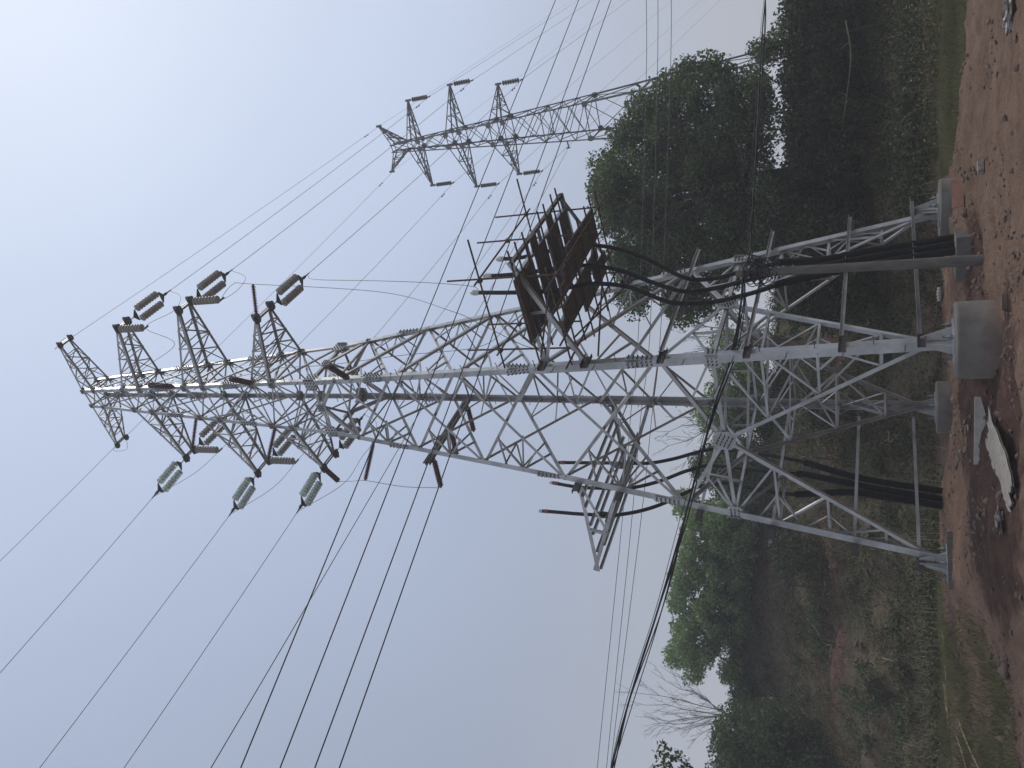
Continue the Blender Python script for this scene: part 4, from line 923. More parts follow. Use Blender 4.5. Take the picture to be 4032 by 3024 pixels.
def loops(): 
    mb = MB()
    for j in range(9):
        r = .16 + .05 * (j % 3); c = pole_top + Vector((-.02, -.1, -.28 - .05 * j))
        mb.tube([c + Vector((r * math.cos(a) * 1.2, -.05 * math.sin(a * 2) - .03 * j % .1, r * math.sin(a) * .8)) for a in np.linspace(0, 2 * math.pi, 15)], .011, 5)
    for j in range(5):
        a = pole_top + Vector((-.1, -.12, -.1 - .08 * j)); mb.tube(smooth_path([a, a + Vector((.25, -.05, -.25 - .07 * j)), a + Vector((.5, .02, -.1 + .05 * j))]), .009, 5)
    single(mb, 'coiled_cable', M['blackwire'], 'tangle of spare black cable coiled at the pole top', 'cable')
loops()
# concrete block that the three conduits enter
bt = Vector((2.97, 20.07, .47)); bx = Vector((-.93, .34, 0)); by = Vector((.42, .93, 0)).normalized() * .75
cb = thing('concrete_block', 'square concrete block on the red earth with three conduits entering its top', 'block', bt + (bx + by) / 2 - Vector((0, 0, .7)))
O = Vector(cb.location); mb = MB(); a, b = bx.normalized(), by.normalized()
mb.prism(bt - Vector((0, 0, .8)) - O, bt - Vector((0, 0, .015)) - O, [(0, 0), (bx.length, 0), (bx.length, by.length), (0, by.length)], a, b)
mb.build('block_body', M['concrete'], cb)
# ---- loose things on the site
def gthing(xs, ys, dz=0): p = on_ground(xs, ys); p.z += dz; return p
def slab(name, label, cat, P, sx, sy, sz, rot, mat, grp=None, tilt=(0, 0)):
    mb = MB(); mb.box((0, 0, sz / 2), sx, sy, sz); o = mb.build(name, M[mat]); o.location = P; o.rotation_euler = (tilt[0], tilt[1], rot); return tag(o, label, cat, grp)
P = gthing(3790, 745); slab('orange_board', 'flat orange-red board leaning by the far right footing', 'board', P + Vector((-.05, 0, -.03)), .62, .04, .26, .12, 'brick', tilt=(-.55, 0))
P = gthing(3873, 655); slab('pale_block', 'small pale block lying alone on the red earth at the right', 'block', P, .26, .14, .10, .5, 'streaky')
P = gthing(3962, 1190); slab('brick', 'dark half-buried brick in front of the footing nearest the camera', 'brick', P - Vector((0, 0, .05)), .24, .12, .11, .1, 'stone')
P = gthing(3712, 1163); mb = MB()
for i in range(5): mb.lathe((-.16 + .08 * i, 0, .07), (-.08 + .08 * i, 0, .07), ((0, .05 + .02 * (i in (1, 2, 3))), (.5, .085 - .01 * abs(i - 2)), (1, .05)), 10)
o = mb.build('sack', M['white']); o.location = P; tag(o, 'small stuffed white sack behind the concrete block', 'sack')
# timber strips and formwork boards
for (a, b, w, h), lab in zip((((3740, 1448), (3749, 1610), .05, .075), ((3757, 1425), (3760, 1500), .05, .09), ((3705, 1045), (3712, 1115), .03, .05), ((3752, 855), (3756, 950), .05, .075), ((3748, 2095), (3764, 2335), .04, .12)),
        ('pale timber strip lying behind the nearest footing', 'short pale plank against the side of the nearest footing', 'thin pale stick beyond the grey pole', 'short pale board edge by the concrete block', 'long grey board edge beside the buried left footing')):
    A, B = gthing(*a), gthing(*b); B.y = A.y * .35 + B.y * .65; mb = MB(); mb.bar(A + Vector((0, 0, h * .4)), B + Vector((0, 0, h * .4)), w, h); single(mb, 'timber_strip', M['palewood'] if 'grey' not in lab else M['oldconcrete'], lab, 'timber', 'loose timber strips')
for (pts), lab in zip((((3733, 2622), (3741, 2800), (3750, 3060)), ((3790, 2845), (3822, 2930), (3868, 3030)), ((3775, 2890), (3800, 2960), (3822, 3040)), ((3728, 2690), (3736, 2790), (3742, 2800)), ((3708, 2420), (3722, 2500), (3730, 2560))),
        ('long dry bamboo pole lying on the grass at the left edge', 'dry bamboo pole slanting towards the camera at the left edge', 'dark thin pole beside the slanting bamboo', 'short dry cane next to the long bamboo pole', 'dry cane lying between the left footing and the bamboo')):
    q = [gthing(x, y, .05) for x, y in pts]; wire(smooth_path(q, 5), .022 if 'bamboo' in lab else .014, lab, 'pole', 'bamboo', 'bamboo_pole', 'dry poles on the ground', 7)
# broken white board and torn streaked sheets by the mound
A, B = gthing(3885, 1562), gthing(3876, 1858); B.y = A.y + .15; B.z = A.z; ax = (B - A).normalized(); nn = Vector((-ax.y, ax.x, 0))
L_ = (B - A).length; edge = [(0, .0), (0, .10), (L_, .12), (L_, .06), (L_ * .86, -.02), (L_ * .66, -.08), (L_ * .5, -.18), (L_ * .4, -.14), (L_ * .25, -.08), (L_ * .1, -.03)]
mb = MB(); mb.prism(A - nn * .02 + Vector((0, 0, .1)), A + nn * .05 + Vector((0, 0, .1)), edge, ax, Vector((0, 0, 1))); single(mb, 'broken_board', M['white'], 'broken white board with a straight bright upper edge, stuck in the soil', 'board')
for (a, b, w, h), lab in zip((((3908, 1675), (3998, 1955), .72, .035),), ('broad torn streaked pale sheet lying slanted below the broken white board',)):
    A, B = gthing(*a, .06), gthing(min(b[0], 4030), b[1], .06); ax = B - A; aw = Vector((-ax.y, ax.x, 0)).normalized(); mb = MB(); n = 22; m1 = 13; vs = []; fs = []
    for i in range(n + 1):
        for j in range(m1):
            t = i / n; s_ = j / (m1 - 1) - .5; jag = .05 * math.sin(j * 2.3 + w * 40) + .03 * math.sin(j * 5.1)
            p = A.lerp(B, t + (jag if i in (0, n) else 0)) + aw * (s_ * w * (1 + .06 * math.sin(i * .9)))
            p.z = max(p.z, tz(p.x, p.y) + .01) + h * .28 * math.cos(s_ * 2.6) + .012 * math.sin(j * 2.1 + .3 * i)
            vs.append(p)
    m_ = (n + 1) * m1
    vs2 = vs + [v - Vector((0, 0, .025)) for v in vs]
    for i in range(n):
        for j in range(m1 - 1): q = i * m1 + j; fs += [(q, q + 1, q + m1 + 1, q + m1), (q + m_, q + m1 + m_, q + m1 + 1 + m_, q + 1 + m_)]
    mb.add(vs2, fs, 0, True); single(mb, 'torn_sheet', M['streaky'], lab, 'sheet', 'torn pale sheets')
# crumpled plastic and chips
for (xs, ys, r), lab in zip(((3945, 2050, .15), (3985, 60, .2)),
        ('crumpled pale plastic bag on the dark soil in the foreground', 'grey crumpled plastic at the right end of the red earth')):
    P = gthing(xs, ys, .02); mb = MB(); n1, n2 = 18, 10; vs = []; fs = []
    for i in range(n2):
        for j in range(n1):
            th, ph = math.pi * i / (n2 - 1), 2 * math.pi * j / n1; rr = r * (.45 + .75 * random.random())
            vs.append(P + Vector((rr * 1.5 * math.sin(th) * math.cos(ph), rr * math.sin(th) * math.sin(ph), .4 * rr * math.cos(th) + .1 * r)))
    for i in range(n2 - 1):
        for j in range(n1): fs.append((i * n1 + j, i * n1 + (j + 1) % n1, (i + 1) * n1 + (j + 1) % n1, (i + 1) * n1 + j))
    mb.add(vs, fs); single(mb, 'plastic_scrap', M['bag'], lab, 'plastic scrap', 'scraps of plastic')
# stones
def lump(r, seed, sq=.7):
    rg = random.Random(seed); mb = MB(); n1, n2 = 7, 5; vs = []; fs = []
    for i in range(n2):
        for j in range(n1):
            th, ph = math.pi * i / (n2 - 1), 2 * math.pi * j / n1; q = r * rg.uniform(.7, 1.15)
            vs.append((q * math.sin(th) * math.cos(ph) * 1.2, q * math.sin(th) * math.sin(ph), q * sq * math.cos(th)))
    for i in range(n2 - 1):
        for j in range(n1): fs.append((i * n1 + j, i * n1 + (j + 1) % n1, (i + 1) * n1 + (j + 1) % n1, (i + 1) * n1 + j))
    mb.add(vs, fs); return mb
protos = [lump(1, s).build('stone', M['stone']) for s in range(5)]
first = True
STL = 'small rough red-brown stone lying on the red earth'
for i in range(75):
    xs = 3745 + 285 * random.random() ** .8; ys = random.choice([random.uniform(200, 1350), random.uniform(1400, 2500), random.uniform(1300, 2300), random.uniform(0, 3000)])
    P = on_ground(xs, ys)
    if P.y > 26 or (P - Vector((2.27, 18.62, P.z))).length < .4: continue
    o = protos[i] if i < 5 else protos[i % 5].copy()
    if i >= 5: COL.objects.link(o)
    r = random.uniform(.02, .055) * (1.6 if random.random() < .12 else 1)
    o.location = P + Vector((0, 0, r * .15)); o.scale = (r, r, r); o.rotation_euler = (random.uniform(-.4, .4), random.uniform(-.4, .4), random.uniform(0, 6))
    tag(o, STL, 'stone', 'loose stones on the red earth')
for o in protos:
    if "label" not in o: o.location = on_ground(3900, 700); o.scale = (.04,) * 3; tag(o, STL, 'stone', 'loose stones on the red earth')

# ================================================================ FOLIAGE
def leaf_mesh(name, C, size, mat, parent=None, droop=.3, rng=RNG, aspect=.55):
    """one small folded leaf (two triangles) per centre in C"""
    n = len(C); size = size * rng.uniform(.6, 1.35, n)
    d = rng.normal(size=(n, 3)); d[:, 2] -= droop; d /= np.linalg.norm(d, axis=1)[:, None]
    r = rng.normal(size=(n, 3)); r -= d * (r * d).sum(1)[:, None]; r /= np.linalg.norm(r, axis=1)[:, None]
    nn = np.cross(d, r); s = size[:, None]
    v = np.stack([C - d * s * .5, C + r * s * aspect * .5 + nn * s * .12, C + d * s * .5, C - r * s * aspect * .5 + nn * s * .12], 1).reshape(-1, 3)
    me = bpy.data.meshes.new(name)
    me.vertices.add(4 * n); me.vertices.foreach_set("co", v.ravel())
    me.loops.add(4 * n); me.loops.foreach_set("vertex_index", np.arange(4 * n, dtype=np.int32))
    me.polygons.add(n); me.polygons.foreach_set("loop_start", np.arange(0, 4 * n, 4, dtype=np.int32))
    me.update(calc_edges=True); me.materials.append(mat)
    o = bpy.data.objects.new(name, me); COL.objects.link(o)
    if parent is not None: o.parent = parent
    return o
def inside(poly, x, y):
    c = False; j = len(poly) - 1
    for i in range(len(poly)):
        (xi, yi), (xj, yj) = poly[i], poly[j]
        if (yi > y) != (yj > y) and x < (xj - xi) * (y - yi) / (yj - yi) + xi: c = not c
        j = i
    return c
def clumps_in(poly, depth, spread, rad, n, holes=(), seed=1):
    """clump centres scattered through the crown whose silhouette is poly (photo pixels) at the given distance"""
    rg = np.random.default_rng(seed); xs = [p[0] for p in poly]; ys = [p[1] for p in poly]; out = []; tries = 0
    cx, cy = np.mean(xs), np.mean(ys)
    rp_ = rad * F_PX / depth
    while len(out) < n and tries < n * 60:
        tries += 1; x, y = rg.uniform(min(xs), max(xs)), rg.uniform(min(ys), max(ys))
        sx = cx + (x - cx) * (1 + rp_ * .5 / (np.hypot(x - cx, y - cy) + 1)); sy = cy + (y - cy) * (1 + rp_ * .5 / (np.hypot(x - cx, y - cy) + 1))
        if not inside(poly, sx, sy): continue
        if any((x - hx) ** 2 + (y - hy) ** 2 < hr ** 2 for hx, hy, hr in holes): continue
        dd = rg.normal() * spread * .5
        out.append((at_depth(x, y, depth + float(np.clip(dd, -spread, spread))), rad * rg.uniform(.6, 1.25)))
    return out
def fill(cl, per_m3, seed=2, flat=.75):
    rg = np.random.default_rng(seed); P = []
    for c, r in cl:
        k = max(8, int(per_m3 * r ** 2.4)); v = rg.normal(size=(k, 3)); v /= np.linalg.norm(v, axis=1)[:, None]
        v *= (rg.uniform(0, 1, k) ** .45 * r)[:, None]; v[:, 2] *= flat
        P.append(np.array(c) + v)
    return np.concatenate(P)
def limbs(mb, base, targets, r0, rg, lean=.35):
    for t in targets:
        t = Vector(t); d = t - base
        m = base + d * .45 + Vector((rg.normal() * .15, rg.normal() * .15, abs(d.z) * .12 + .1)) * d.length * .25
        pts = smooth_path([base, base.lerp(m, .5) + Vector((0, 0, .1)), m, m.lerp(t, .55), t], 3); n = len(pts)
        mb.tube(pts, [r0 * (1 - .85 * i / (n - 1)) for i in range(n)], 5)
def tree(name, label, cat, poly, depth, spread, rad, ncl, per, leaf, mat, trunk_px, seed, holes=(), group=None, ntr=1, r0=.14, nl=16, base_z=None):
    rg = np.random.default_rng(seed)
    cl = clumps_in(poly, depth, spread, rad, ncl, holes, seed)
    P = fill(cl, per, seed)
    bx = at_depth(*trunk_px, depth); bz = tz(bx.x, bx.y) if base_z is None else base_z
    root = thing(name, label, cat, (bx.x, bx.y, bz), 0, group); O = np.array(root.location)
    cr = leaf_mesh('crown', P - O, leaf, mat, root, rng=rg)
    mb = MB(); fork = Vector((0, 0, max(.4, (bx.z - bz))))
    for i in range(ntr):
        off = Vector((rg.normal() * .25, rg.normal() * .2, 0)) if i else Vector((0, 0, 0))
        b = off + Vector((0, 0, -.4)); f = fork + off * 2.2
        mb.tube((b, b.lerp(f, .5) + Vector((rg.normal() * .06, 0, 0)), f), [r0 * 1.25, r0 * 1.05, r0 * .9], 8)
        ids = rg.choice(len(cl), min(nl, len(cl)), replace=False)
        limbs(mb, f, [Vector(cl[j][0]) - Vector(O) for j in ids], r0 * .7, rg)
    mb.build('trunk', M['bark'], root)
    return root
BIG = [(2300, 640), (2325, 600), (2360, 575), (2396, 489), (2459, 451), (2500, 440), (2480, 390), (2498, 372), (2545, 365), (2560, 330), (2609, 288), (2640, 285), (2686, 250), (2730, 240), (2782, 220), (2845, 210), (2890, 235), (2905, 290), (2945, 285), (2990, 280), (3040, 330), (3075, 400), (3085, 600), (3085, 900), (3060, 1050), (2980, 1080), (2900, 1120), (2820, 1200), (2790, 1245), (2720, 1265), (2660, 1290), (2625, 1260), (2590, 1180), (2560, 1200), (2510, 1270), (2450, 1250), (2400, 1200), (2420, 1100), (2380, 1010), (2350, 900), (2320, 800), (2290, 720)]
tree('broadleaf_tree', 'big dark broadleaf tree standing right of the near pylon in front of the distant one', 'tree', BIG, 33, 2.6, .66, 680, 470, .15, M['leaf'], (2960, 715), 3,
     holes=((2640, 455, 22), (2960, 395, 24), (2985, 660, 26), (2900, 650, 20), (2950, 780, 22), (3035, 330, 20), (2970, 1050, 26)), ntr=3, r0=.26, nl=22)
tree('broadleaf_tree', 'spring green leafy tree on the bank left of the near pylon, thin stems showing through', 'tree', [(2642, 2150), (2677, 2166), (2650, 2250), (2635, 2346), (2640, 2420), (2645, 2485), (2630, 2560), (2621, 2620), (2660, 2650), (2700, 2640), (2700, 2700), (2780, 2690), (2867, 2690), (2930, 2660), (2975, 2400), (2975, 2150)], 46, 2.5, .62, 300, 380, .19, M['paleleaf'], (2890, 2470), 4,
     holes=((2765, 2540, 30), (2800, 2630, 36), (2725, 2440, 26), (2850, 2590, 36), (2760, 2330, 20), (2700, 2600, 20), (2890, 2640, 24)), group='trees on the left bank', ntr=3, r0=.12, nl=18)
tree('broadleaf_tree', 'leafy green tree behind the left leg of the near pylon', 'tree', [(2760, 2000), (2700, 2040), (2672, 2090), (2680, 2170), (2760, 2200), (2960, 2200), (2990, 2060), (2960, 1960), (2850, 1940), (2790, 1950)], 45, 2.2, .62, 130, 420, .19, M['paleleaf'], (2900, 2090), 5, group='trees on the left bank', r0=.12)
tree('broadleaf_tree', 'pale hazy tree top just left of the left leg, higher than its neighbours', 'tree', [(2645, 2010), (2640, 1960), (2665, 1925), (2720, 1930), (2760, 1960), (2780, 2020), (2730, 2075), (2680, 2060)], 50, 1.4, .6, 34, 230, .19, M['paleleaf'], (2800, 1990), 6, group='trees on the left bank', r0=.09)
tree('broadleaf_tree', 'leafy tree seen through the middle of the near pylon lattice', 'tree', [(2740, 1670), (2735, 1610), (2760, 1560), (2800, 1520), (2830, 1490), (2800, 1430), (2850, 1360), (2990, 1380), (3080, 1500), (3080, 1700), (2950, 1720), (2830, 1720)], 45, 2.2, .6, 150, 400, .18, M['paleleaf'], (3000, 1600), 7, holes=((2860, 1440, 26),), group='trees behind the pylon', r0=.11)
tree('broadleaf_tree', 'leafy tree seen in the lattice between the pylon back leg and its left leg', 'tree', [(2700, 1850), (2710, 1820), (2760, 1770), (2850, 1730), (2990, 1720), (3080, 1800), (3080, 1980), (2960, 2000), (2850, 1960), (2780, 1920), (2730, 1880)], 44, 2.2, .6, 150, 400, .18, M['leaf'], (3000, 1860), 8, group='trees behind the pylon', r0=.11)
tree('broadleaf_tree', 'small pale tree behind the right lattice face under the big tree', 'tree', [(2770, 1400), (2750, 1340), (2790, 1290), (2860, 1240), (2960, 1230), (3030, 1300), (3060, 1400), (2960, 1450), (2850, 1440)], 44, 2, .65, 50, 170, .17, M['paleleaf'], (2990, 1330), 9, group='trees behind the pylon', r0=.08)
tree('leafy_bush', 'rounded dark green bush tree at the left frame edge on the bank', 'bush', [(2790, 2890), (2800, 2840), (2850, 2790), (2920, 2740), (3030, 2760), (3140, 2800), (3250, 2870), (3300, 3100), (2800, 3100), (2790, 2960)], 38, 2.0, .7, 150, 330, .17, M['leaf'], (3150, 2950), 10, r0=.1)
tree('leafy_bush', 'low green hedge clump along the bank top under the bare tree', 'bush', [(2870, 2690), (2890, 2640), (2950, 2640), (2960, 2700), (2960, 2840), (2930, 2880), (2880, 2850), (2865, 2760)], 45, 1.5, .5, 60, 260, .16, M['leaf'], (2955, 2760), 11, r0=.05)
tree('sapling', 'small leafy sapling top poking in at the left frame edge against the sky', 'sapling', [(2565, 2990), (2590, 2930), (2605, 2920), (2650, 2950), (2680, 2935), (2715, 2960), (2720, 3000), (2700, 3100), (2560, 3100)], 24, .5, .24, 30, 620, .14, M['leaf'], (2760, 3040), 12, r0=.03, nl=14)
# dark thicket along the right bank
TH = (((3070, 40), (3060, 140), (3100, 260), (3250, 280), (3385, 200), (3385, -60), (3120, -80)), ((3065, 210), (3060, 330), (3090, 430), (3250, 470), (3385, 420), (3385, 230), (3200, 190)), ((3080, 400), (3070, 520), (3090, 640), (3250, 680), (3385, 640), (3385, 440), (3250, 400)),
      ((3060, 600), (3040, 720), (3060, 830), (3250, 880), (3390, 850), (3390, 650), (3220, 600)), ((3040, 800), (3020, 930), (3060, 1050), (3220, 1100), (3385, 1060), (3390, 860), (3220, 800)), ((3060, 1020), (3060, 1130), (3100, 1250), (3240, 1290), (3400, 1240), (3430, 1080), (3230, 1020)))
TL = ('dark thicket bush at the right frame edge, paler grassy top', 'dark thicket bush below the feet of the distant pylon', 'dark thicket bush with a dry cane across it, right of the big tree trunk', 'dark thicket bush at the foot of the big tree trunk', 'dark thicket bush behind the upper part of the grey pole', 'dark thicket bush behind the right lattice of the near pylon')
for i, (po, lab) in enumerate(zip(TH, TL)):
    tree('thicket_bush', lab, 'bush', po, 31.5 + (i % 2), 1.6, .7, 120, 330, .15, M['darkleaf'], (3420, (po[0][1] + po[3][1]) / 2), 20 + i, group='dark thicket bushes on the right bank', r0=.05, nl=8)
for i, (po, lab, dep) in enumerate(((((3540, -60), (3520, 120), (3545, 330), (3650, 330), (3680, 100), (3680, -60)), 'low dark bush at the right frame edge beside the green grass', 27.5), (((3525, 330), (3525, 560), (3570, 620), (3640, 560), (3640, 330)), 'low dark bush between the thicket and the grass, straight above the pale block', 28),
        (((3525, 640), (3530, 850), (3590, 900), (3650, 800), (3640, 640)), 'low dark bush behind the far right footing', 28), (((3130, 1480), (3120, 1700), (3200, 1800), (3330, 1780), (3360, 1560), (3250, 1460)), 'dark bush low on the bank behind the middle of the pylon', 34), (((3020, 2100), (3030, 2250), (3100, 2300), (3210, 2240), (3200, 2100)), 'dark bush in the shade behind the left pylon leg', 38))):
    tree('low_bush', lab, 'bush', po, dep, 1.0, .5, 60, 330, .12, M['darkleaf'], (po[2][0], po[2][1]), 40 + i, group='low dark bushes', r0=.03, nl=6)
tree('leafy_bush', 'pale leafy twigs reaching up beside the cable bundle below the distant pylon', 'bush', [(3090, 50), (3050, 120), (2990, 150), (2945, 175), (2935, 225), (2990, 250), (3060, 250), (3100, 200)], 30, .8, .35, 46, 420, .13, M['leaf'], (3090, 160), 61, r0=.04, nl=10)
# bare trees
def bare(label, base_px, depth, tips, seed, r0, grp='bare trees'):
    rg = random.Random(seed); b = at_depth(*base_px, depth); bz = tz(b.x, b.y)
    root = thing('bare_tree', label, 'tree', (b.x, b.y, bz), 0, grp); O = Vector(root.location)
    mb = MB(); st = Vector((0, 0, -.3)); bp = b - O; mb.tube((st, bp), [r0 * 1.3, r0], 7); mb.build('trunk', M['bark'], root)
    mb = MB()
    def grow(p, q, r, lvl):
        d = q - p; n = 6; pts = [p.lerp(q, i / n) + Vector((rg.gauss(0, 1), rg.gauss(0, 1), rg.gauss(0, 1))) * d.length * .018 * (0 < i < n) + Vector((0, 0, math.sin(math.pi * i / n) * -.04 * d.length)) for i in range(n + 1)]
        mb.tube(pts, [max(.006, r * (1 - .8 * i / n)) for i in range(n + 1)], 5)
        if lvl == 0: return
        for i in range(1, n):
            for sgn in (-1, 1):
                if rg.random() < .72:
                    dirv = (d.normalized() + Vector((rg.gauss(0, .5), rg.gauss(0, .5), rg.uniform(-.05, .55)))).normalized()
                    grow(pts[i], pts[i] + dirv * d.length * rg.uniform(.22, .45) * (1 - .4 * i / n), r * .45 * (1 - .5 * i / n), lvl - 1)
    for x, y in tips: grow(bp + Vector((0, 0, rg.uniform(-.3, .2))), at_depth(x, y, depth + rg.uniform(-1, 1)) - O, r0 * .75, 2)
    mb.build('branches', M['twig'], root)
bare('leafless tree fanning its branches against the sky left of the pylon', (2870, 2815), 42, ((2425, 2690), (2480, 2760), (2500, 2820), (2530, 2860), (2600, 2620), (2660, 2880), (2700, 2920), (2560, 2640)), 3, .045)
bare('leafless tree behind the middle of the near pylon, twigs against the sky', (2860, 1640), 46, ((2580, 1700), (2620, 1640), (2590, 1780), (2660, 1560), (2680, 1850), (2700, 1740)), 4, .06)
bare('leafless tree under the edge of the big tree, seen through the right lattice', (3010, 1340), 41, ((2670, 1250), (2700, 1330), (2720, 1180), (2800, 1140), (2690, 1390), (2850, 1200)), 5, .075)

# ================================================================ GROUND COVER
def scatter(n, xr, yr, fn, seed):
    rg = np.random.default_rng(seed); x = rg.uniform(*xr, n); y = rg.uniform(*yr, n); k = fn(x, y, rg) > rg.uniform(0, 1, n); x, y = x[k], y[k]
    return np.stack([x, y, terrain(x, y)], 1)
def on_bank(x, y): return sstep(26.5, 29.5, y + .42 * np.abs(x) + 4.0 * (.5 + .9 * fbm(x * .6, y * .6, 3, 31)) - 2)
P = scatter(330000, (-24, 24), (23, 47), lambda x, y, r: on_bank(x, y) * (.12 + .88 * sstep(.40, .54, .5 + fbm(x * .8, y * .8, 4, 12))), 5); P[:, 2] += RNG.exponential(.14, len(P))
cv = leaf_mesh('ground_cover', P, .095, M['cover'], droop=0); tag(cv, 'brown and green vines and litter covering the bank', 'ground cover', kind='stuff')
P = scatter(130000, (-24, 24), (25, 47), lambda x, y, r: on_bank(x, y) * sstep(.49, .58, .5 + fbm(x * .55 + 9, y * .55, 4, 14)), 6); P[:, 2] += RNG.exponential(.18, len(P))
cv = leaf_mesh('bank_weeds', P, .125, M['darkleaf'], droop=-.2); tag(cv, 'dark green creeping weeds in patches on the bank', 'weeds', kind='stuff')
def blades(name, P, h, w, mat, lean, seed):
    rg = np.random.default_rng(seed); n = len(P); hh = h * rg.uniform(.5, 1.3, n); a = rg.uniform(0, 6.28, n); dx = rg.normal(size=n) * lean; dy = rg.normal(size=n) * lean
    s = np.stack([np.cos(a), np.sin(a), np.zeros(n)], 1) * (w / 2); top = P + np.stack([dx * hh, dy * hh, hh], 1); mid_ = P + np.stack([dx * hh * .35, dy * hh * .35, hh * .55], 1)
    v = np.stack([P - s, P + s, mid_ + s * .7, top, mid_ - s * .7], 1).reshape(-1, 3); me = bpy.data.meshes.new(name)
    me.vertices.add(5 * n); me.vertices.foreach_set("co", v.ravel()); me.loops.add(5 * n); me.loops.foreach_set("vertex_index", np.arange(5 * n, dtype=np.int32))
    me.polygons.add(n); me.polygons.foreach_set("loop_start", np.arange(0, 5 * n, 5, dtype=np.int32)); me.update(calc_edges=True); me.materials.append(mat)
    o = bpy.data.objects.new(name, me); COL.objects.link(o); return o
def lawn(x, y, r):
    right = sstep(4.9, 5.6, x) * sstep(19.3, 20.0, y + 1.1 * fbm(x * .8, y * .8, 3, 41) + .6 * sstep(7, 5, x) * -2.2) * sstep(26.5, 25.2, y)
    left = sstep(-5.0, -6.2, x + .8 * fbm(x * .7, y * .7, 3, 42)) * sstep(17.5, 20, y - .25 * x) * sstep(30.5, 29.5, y)
    fleft = .8 * sstep(-4.2, -5.5, x) * sstep(.46, .58, .5 + fbm(x * .9, y * .9, 3, 43))
    return np.clip(np.maximum(np.maximum(right, left * (.35 + .65 * sstep(.42, .56, .5 + fbm(x * .8, y * .8, 3, 44)))), fleft), 0, 1)
P = np.concatenate([scatter(100000, (4.5, 14), (18.5, 27), lawn, 7), scatter(110000, (-15, -4.5), (15, 31), lawn, 8)])
tag(blades('grass', P, .13, .012, M['grass'], .5, 3), 'short green grass along the edges of the red earth', 'grass', kind='stuff')
P = np.concatenate([scatter(1000, (-16, -4.8), (26.5, 30.5), lambda x, y, r: x * 0 + .6, 9), scatter(160, (-8, -2), (24, 28.5), lambda x, y, r: x * 0 + .4, 11), scatter(200, (5, 13), (25.5, 28), lambda x, y, r: x * 0 + .3, 10), scatter(180, (-20, 18), (30, 45), lambda x, y, r: x * 0 + .6, 12)])
tag(blades('dry_stalks', P, .7, .019, M['straw'], .24, 4), 'thin dry weed stalks standing along the foot of the bank', 'dry stalks', kind='stuff')
# paler grassy ledge between the thicket and the low bushes
la = [on_ground(3458, y) for y in (-120, 120, 350, 600, 800)]
rg = np.random.default_rng(77); k = rg.integers(0, 4, 26000); t = rg.uniform(0, 1, 26000)
A_ = np.array([tuple(v) for v in la]); P = A_[k] * (1 - t)[:, None] + A_[k + 1] * t[:, None]; P[:, 0] += rg.normal(size=len(P)) * .3; P[:, 1] += rg.normal(size=len(P)) * .55; P[:, 2] = terrain(P[:, 0], P[:, 1])
tag(blades('ledge_grass', P, .26, .018, M['grass'], .45, 6), 'strip of longer pale green grass on the ledge below the thicket', 'grass', kind='stuff')
# little shrubs, fallen branches and rocks on the bank
SHL = 'small scrubby shrub growing on the terraced bank'
rg = np.random.default_rng(5); cnt = 0
for i in range(46):
    x, y = rg.uniform(-17, 5), rg.uniform(30, 45)
    if abs(x / y) > .42: continue
    r = rg.uniform(.3, .75); z = tz(x, y); root = thing('shrub', SHL, 'shrub', (x, y, z), 0, 'small shrubs on the terraced bank')
    cl = [(Vector((rg.normal() * r * .6, rg.normal() * r * .5, r * .5 + abs(rg.normal()) * r * .4)), r * rg.uniform(.35, .6)) for _ in range(7)]
    leaf_mesh('crown', fill(cl, 900, i), .12, M[('darkleaf', 'cover', 'leaf')[i % 3]], root, rng=rg)
    mb = MB(); limbs(mb, Vector((0, 0, -.1)), [c for c, _ in cl], .018, rg); mb.build('stem', M['bark'], root)
for pts, lab in ((((3265, 2290), (3260, 2330), (3230, 2400), (3190, 2425)), 'pale curved fallen branch high on the left bank'), (((3195, 2435), (3230, 2480), (3260, 2530), (3290, 2545), (3280, 2590)), 'pale crooked fallen branch low on the left bank'), (((3495, 2590), (3530, 2600), (3560, 2615)), 'short pale dead branch near the dry stalks'),
                 (((3130, 2760), (3170, 2790), (3200, 2830)), 'pale dead branch under the left bush tree'), (((3430, 1255), (3440, 1275), (3400, 1290)), 'pale bent twig behind the right lattice'), (((3520, 1690), (3525, 1740), (3570, 1690)), 'pale dry twigs behind the back leg'), (((3330, 80), (3350, 230), (3320, 480)), 'long dry cane hanging across the right thicket')):
    q = [on_ground(a, b) + Vector((0, -.1, .15)) if 'cane' not in lab else at_depth(a, b, 29.6) for a, b in pts]
    mb = MB(); sp_ = smooth_path(q, 5); mb.tube(sp_, [.028 * (1 - .7 * i / (len(sp_) - 1)) for i in range(len(sp_))], 5)
    for j in range(3, len(sp_), 5): mb.tube((sp_[j], sp_[j] + Vector((.2 * (-1) ** j, .05, .3))), [.012, .004], 4)
    single(mb, 'dead_branch', M['straw'], lab, 'branch', 'dead branches on the bank')
rk = [(3395 + random.gauss(0, 18), 2640 + random.gauss(0, 60)) for _ in range(14)] + [(3120 + random.gauss(0, 20), 2350 + random.gauss(0, 70)) for _ in range(8)] + [(3420 + random.gauss(0, 15), 2200 + random.gauss(0, 60)) for _ in range(8)]
for i, (a, b) in enumerate(rk):
    P = on_ground(a, b); o = protos[i % 5].copy(); COL.objects.link(o); r = random.uniform(.07, .17); o.location = P + Vector((0, 0, r * .2)); o.scale = (r * 1.3, r, r * .8); o.rotation_euler = (random.uniform(-.4, .4), random.uniform(-.4, .4), random.uniform(0, 6)); tag(o, 'rough rock lying among the weeds on the left bank', 'rock', 'rocks on the left bank'); o.name = 'rock'
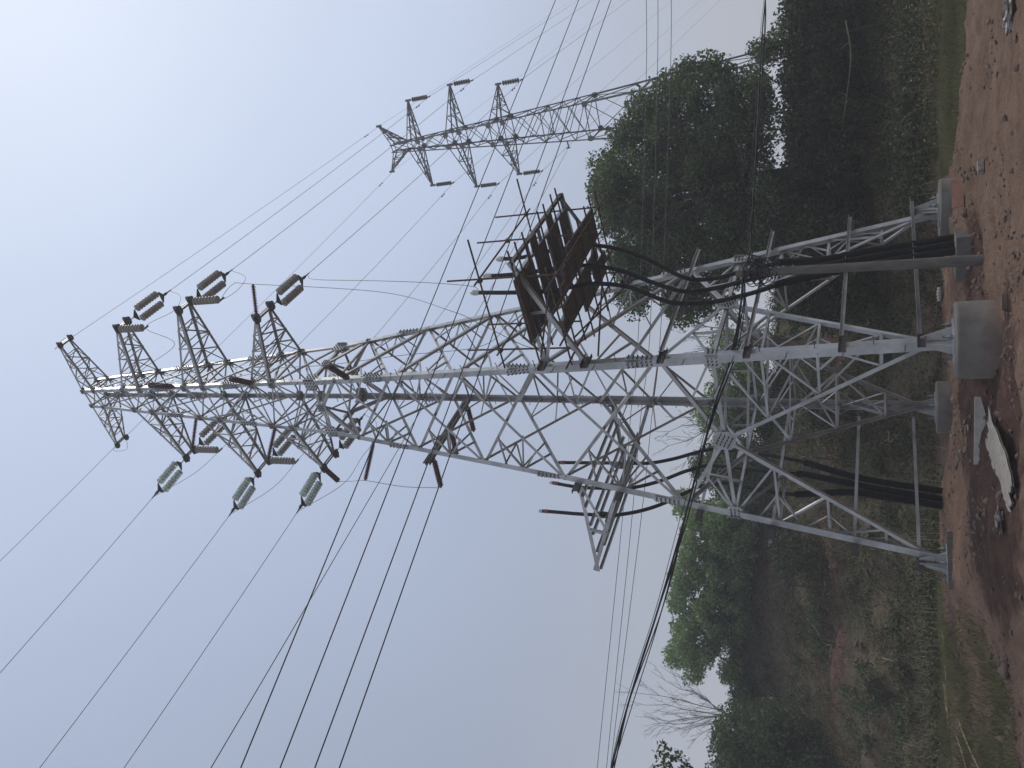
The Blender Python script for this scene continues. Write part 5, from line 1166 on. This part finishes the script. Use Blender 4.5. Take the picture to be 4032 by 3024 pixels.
# clumps of crumbled brick-coloured chips in the dug soil
CHL = 'small tan wood chip lying in the dug soil under the pylon'
for i in range(16):
    P = on_ground(3800 + random.gauss(0, 22), 1725 + random.gauss(0, 45)); mb = MB(); mb.box((0, 0, .02), random.uniform(.05, .16), random.uniform(.03, .045), .025); o = mb.build('wood_chip', M['palewood']); o.location = P; o.rotation_euler = (random.uniform(-.3, .3), random.uniform(-.3, .3), random.uniform(0, 3)); tag(o, CHL, 'wood chip', 'wood chips in the dug soil')
# clods: loose soil too fine and too many to count
P = np.concatenate([scatter(11000, (-7, 10), (13.6, 24), lambda x, y, r: .02 + .98 * sstep(.53, .66, .5 + fbm(x * .7, y * .7, 4, 51)), 13)])
def clods(name, P, r, mat, seed):
    rg = np.random.default_rng(seed); n = len(P); base = np.array([[1, 0, 0], [-.5, .87, 0], [-.5, -.87, 0], [.2, .1, .85], [-.1, -.2, -.6]])
    F = np.array([[0, 1, 3], [1, 2, 3], [2, 0, 3], [1, 0, 4], [2, 1, 4], [0, 2, 4]])
    a = rg.uniform(0, 6.28, n); rr = r * rg.lognormal(0, .55, n); j = rg.normal(size=(n, 5, 3)) * .25
    v = base[None] + j; c, s = np.cos(a)[:, None], np.sin(a)[:, None]; v = np.stack([v[..., 0] * c - v[..., 1] * s, v[..., 0] * s + v[..., 1] * c, v[..., 2] * .8], -1) * rr[:, None, None] + P[:, None, :]
    f = (F[None] + np.arange(n)[:, None, None] * 5).reshape(-1, 3); me = bpy.data.meshes.new(name)
    me.vertices.add(5 * n); me.vertices.foreach_set("co", v.reshape(-1)); me.loops.add(f.size); me.loops.foreach_set("vertex_index", f.ravel().astype(np.int32))
    me.polygons.add(len(f)); me.polygons.foreach_set("loop_start", np.arange(0, f.size, 3, dtype=np.int32)); me.update(calc_edges=True); me.materials.append(mat)
    o = bpy.data.objects.new(name, me); COL.objects.link(o); return o
tag(clods('soil_clods', P, .028, M['stone'], 5), 'crumbs of red soil strewn over the site', 'soil clods', kind='stuff')

# ================================================================ HAZE
def haze_box(x0, x1, y0, y1, z0, z1, dens):
    mb = MB(); mb.box(((x0 + x1) / 2, (y0 + y1) / 2, (z0 + z1) / 2), x1 - x0, y1 - y0, z1 - z0)
    m = bpy.data.materials.new('haze'); m.use_nodes = True; n = m.node_tree.nodes; n.clear()
    o = n.new("ShaderNodeOutputMaterial"); v = n.new("ShaderNodeVolumePrincipled")
    v.inputs["Color"].default_value = (0.93, 0.95, 1.0, 1); v.inputs["Density"].default_value = dens; v.inputs["Anisotropy"].default_value = 0.2
    m.node_tree.links.new(v.outputs[0], o.inputs["Volume"])
    h = mb.build('haze', m); h["kind"] = 'stuff'; h["label"] = 'thin pale morning haze over the whole site'; return h
haze_box(-320, 320, -80, 320, -3.0, 40, 0.0019)
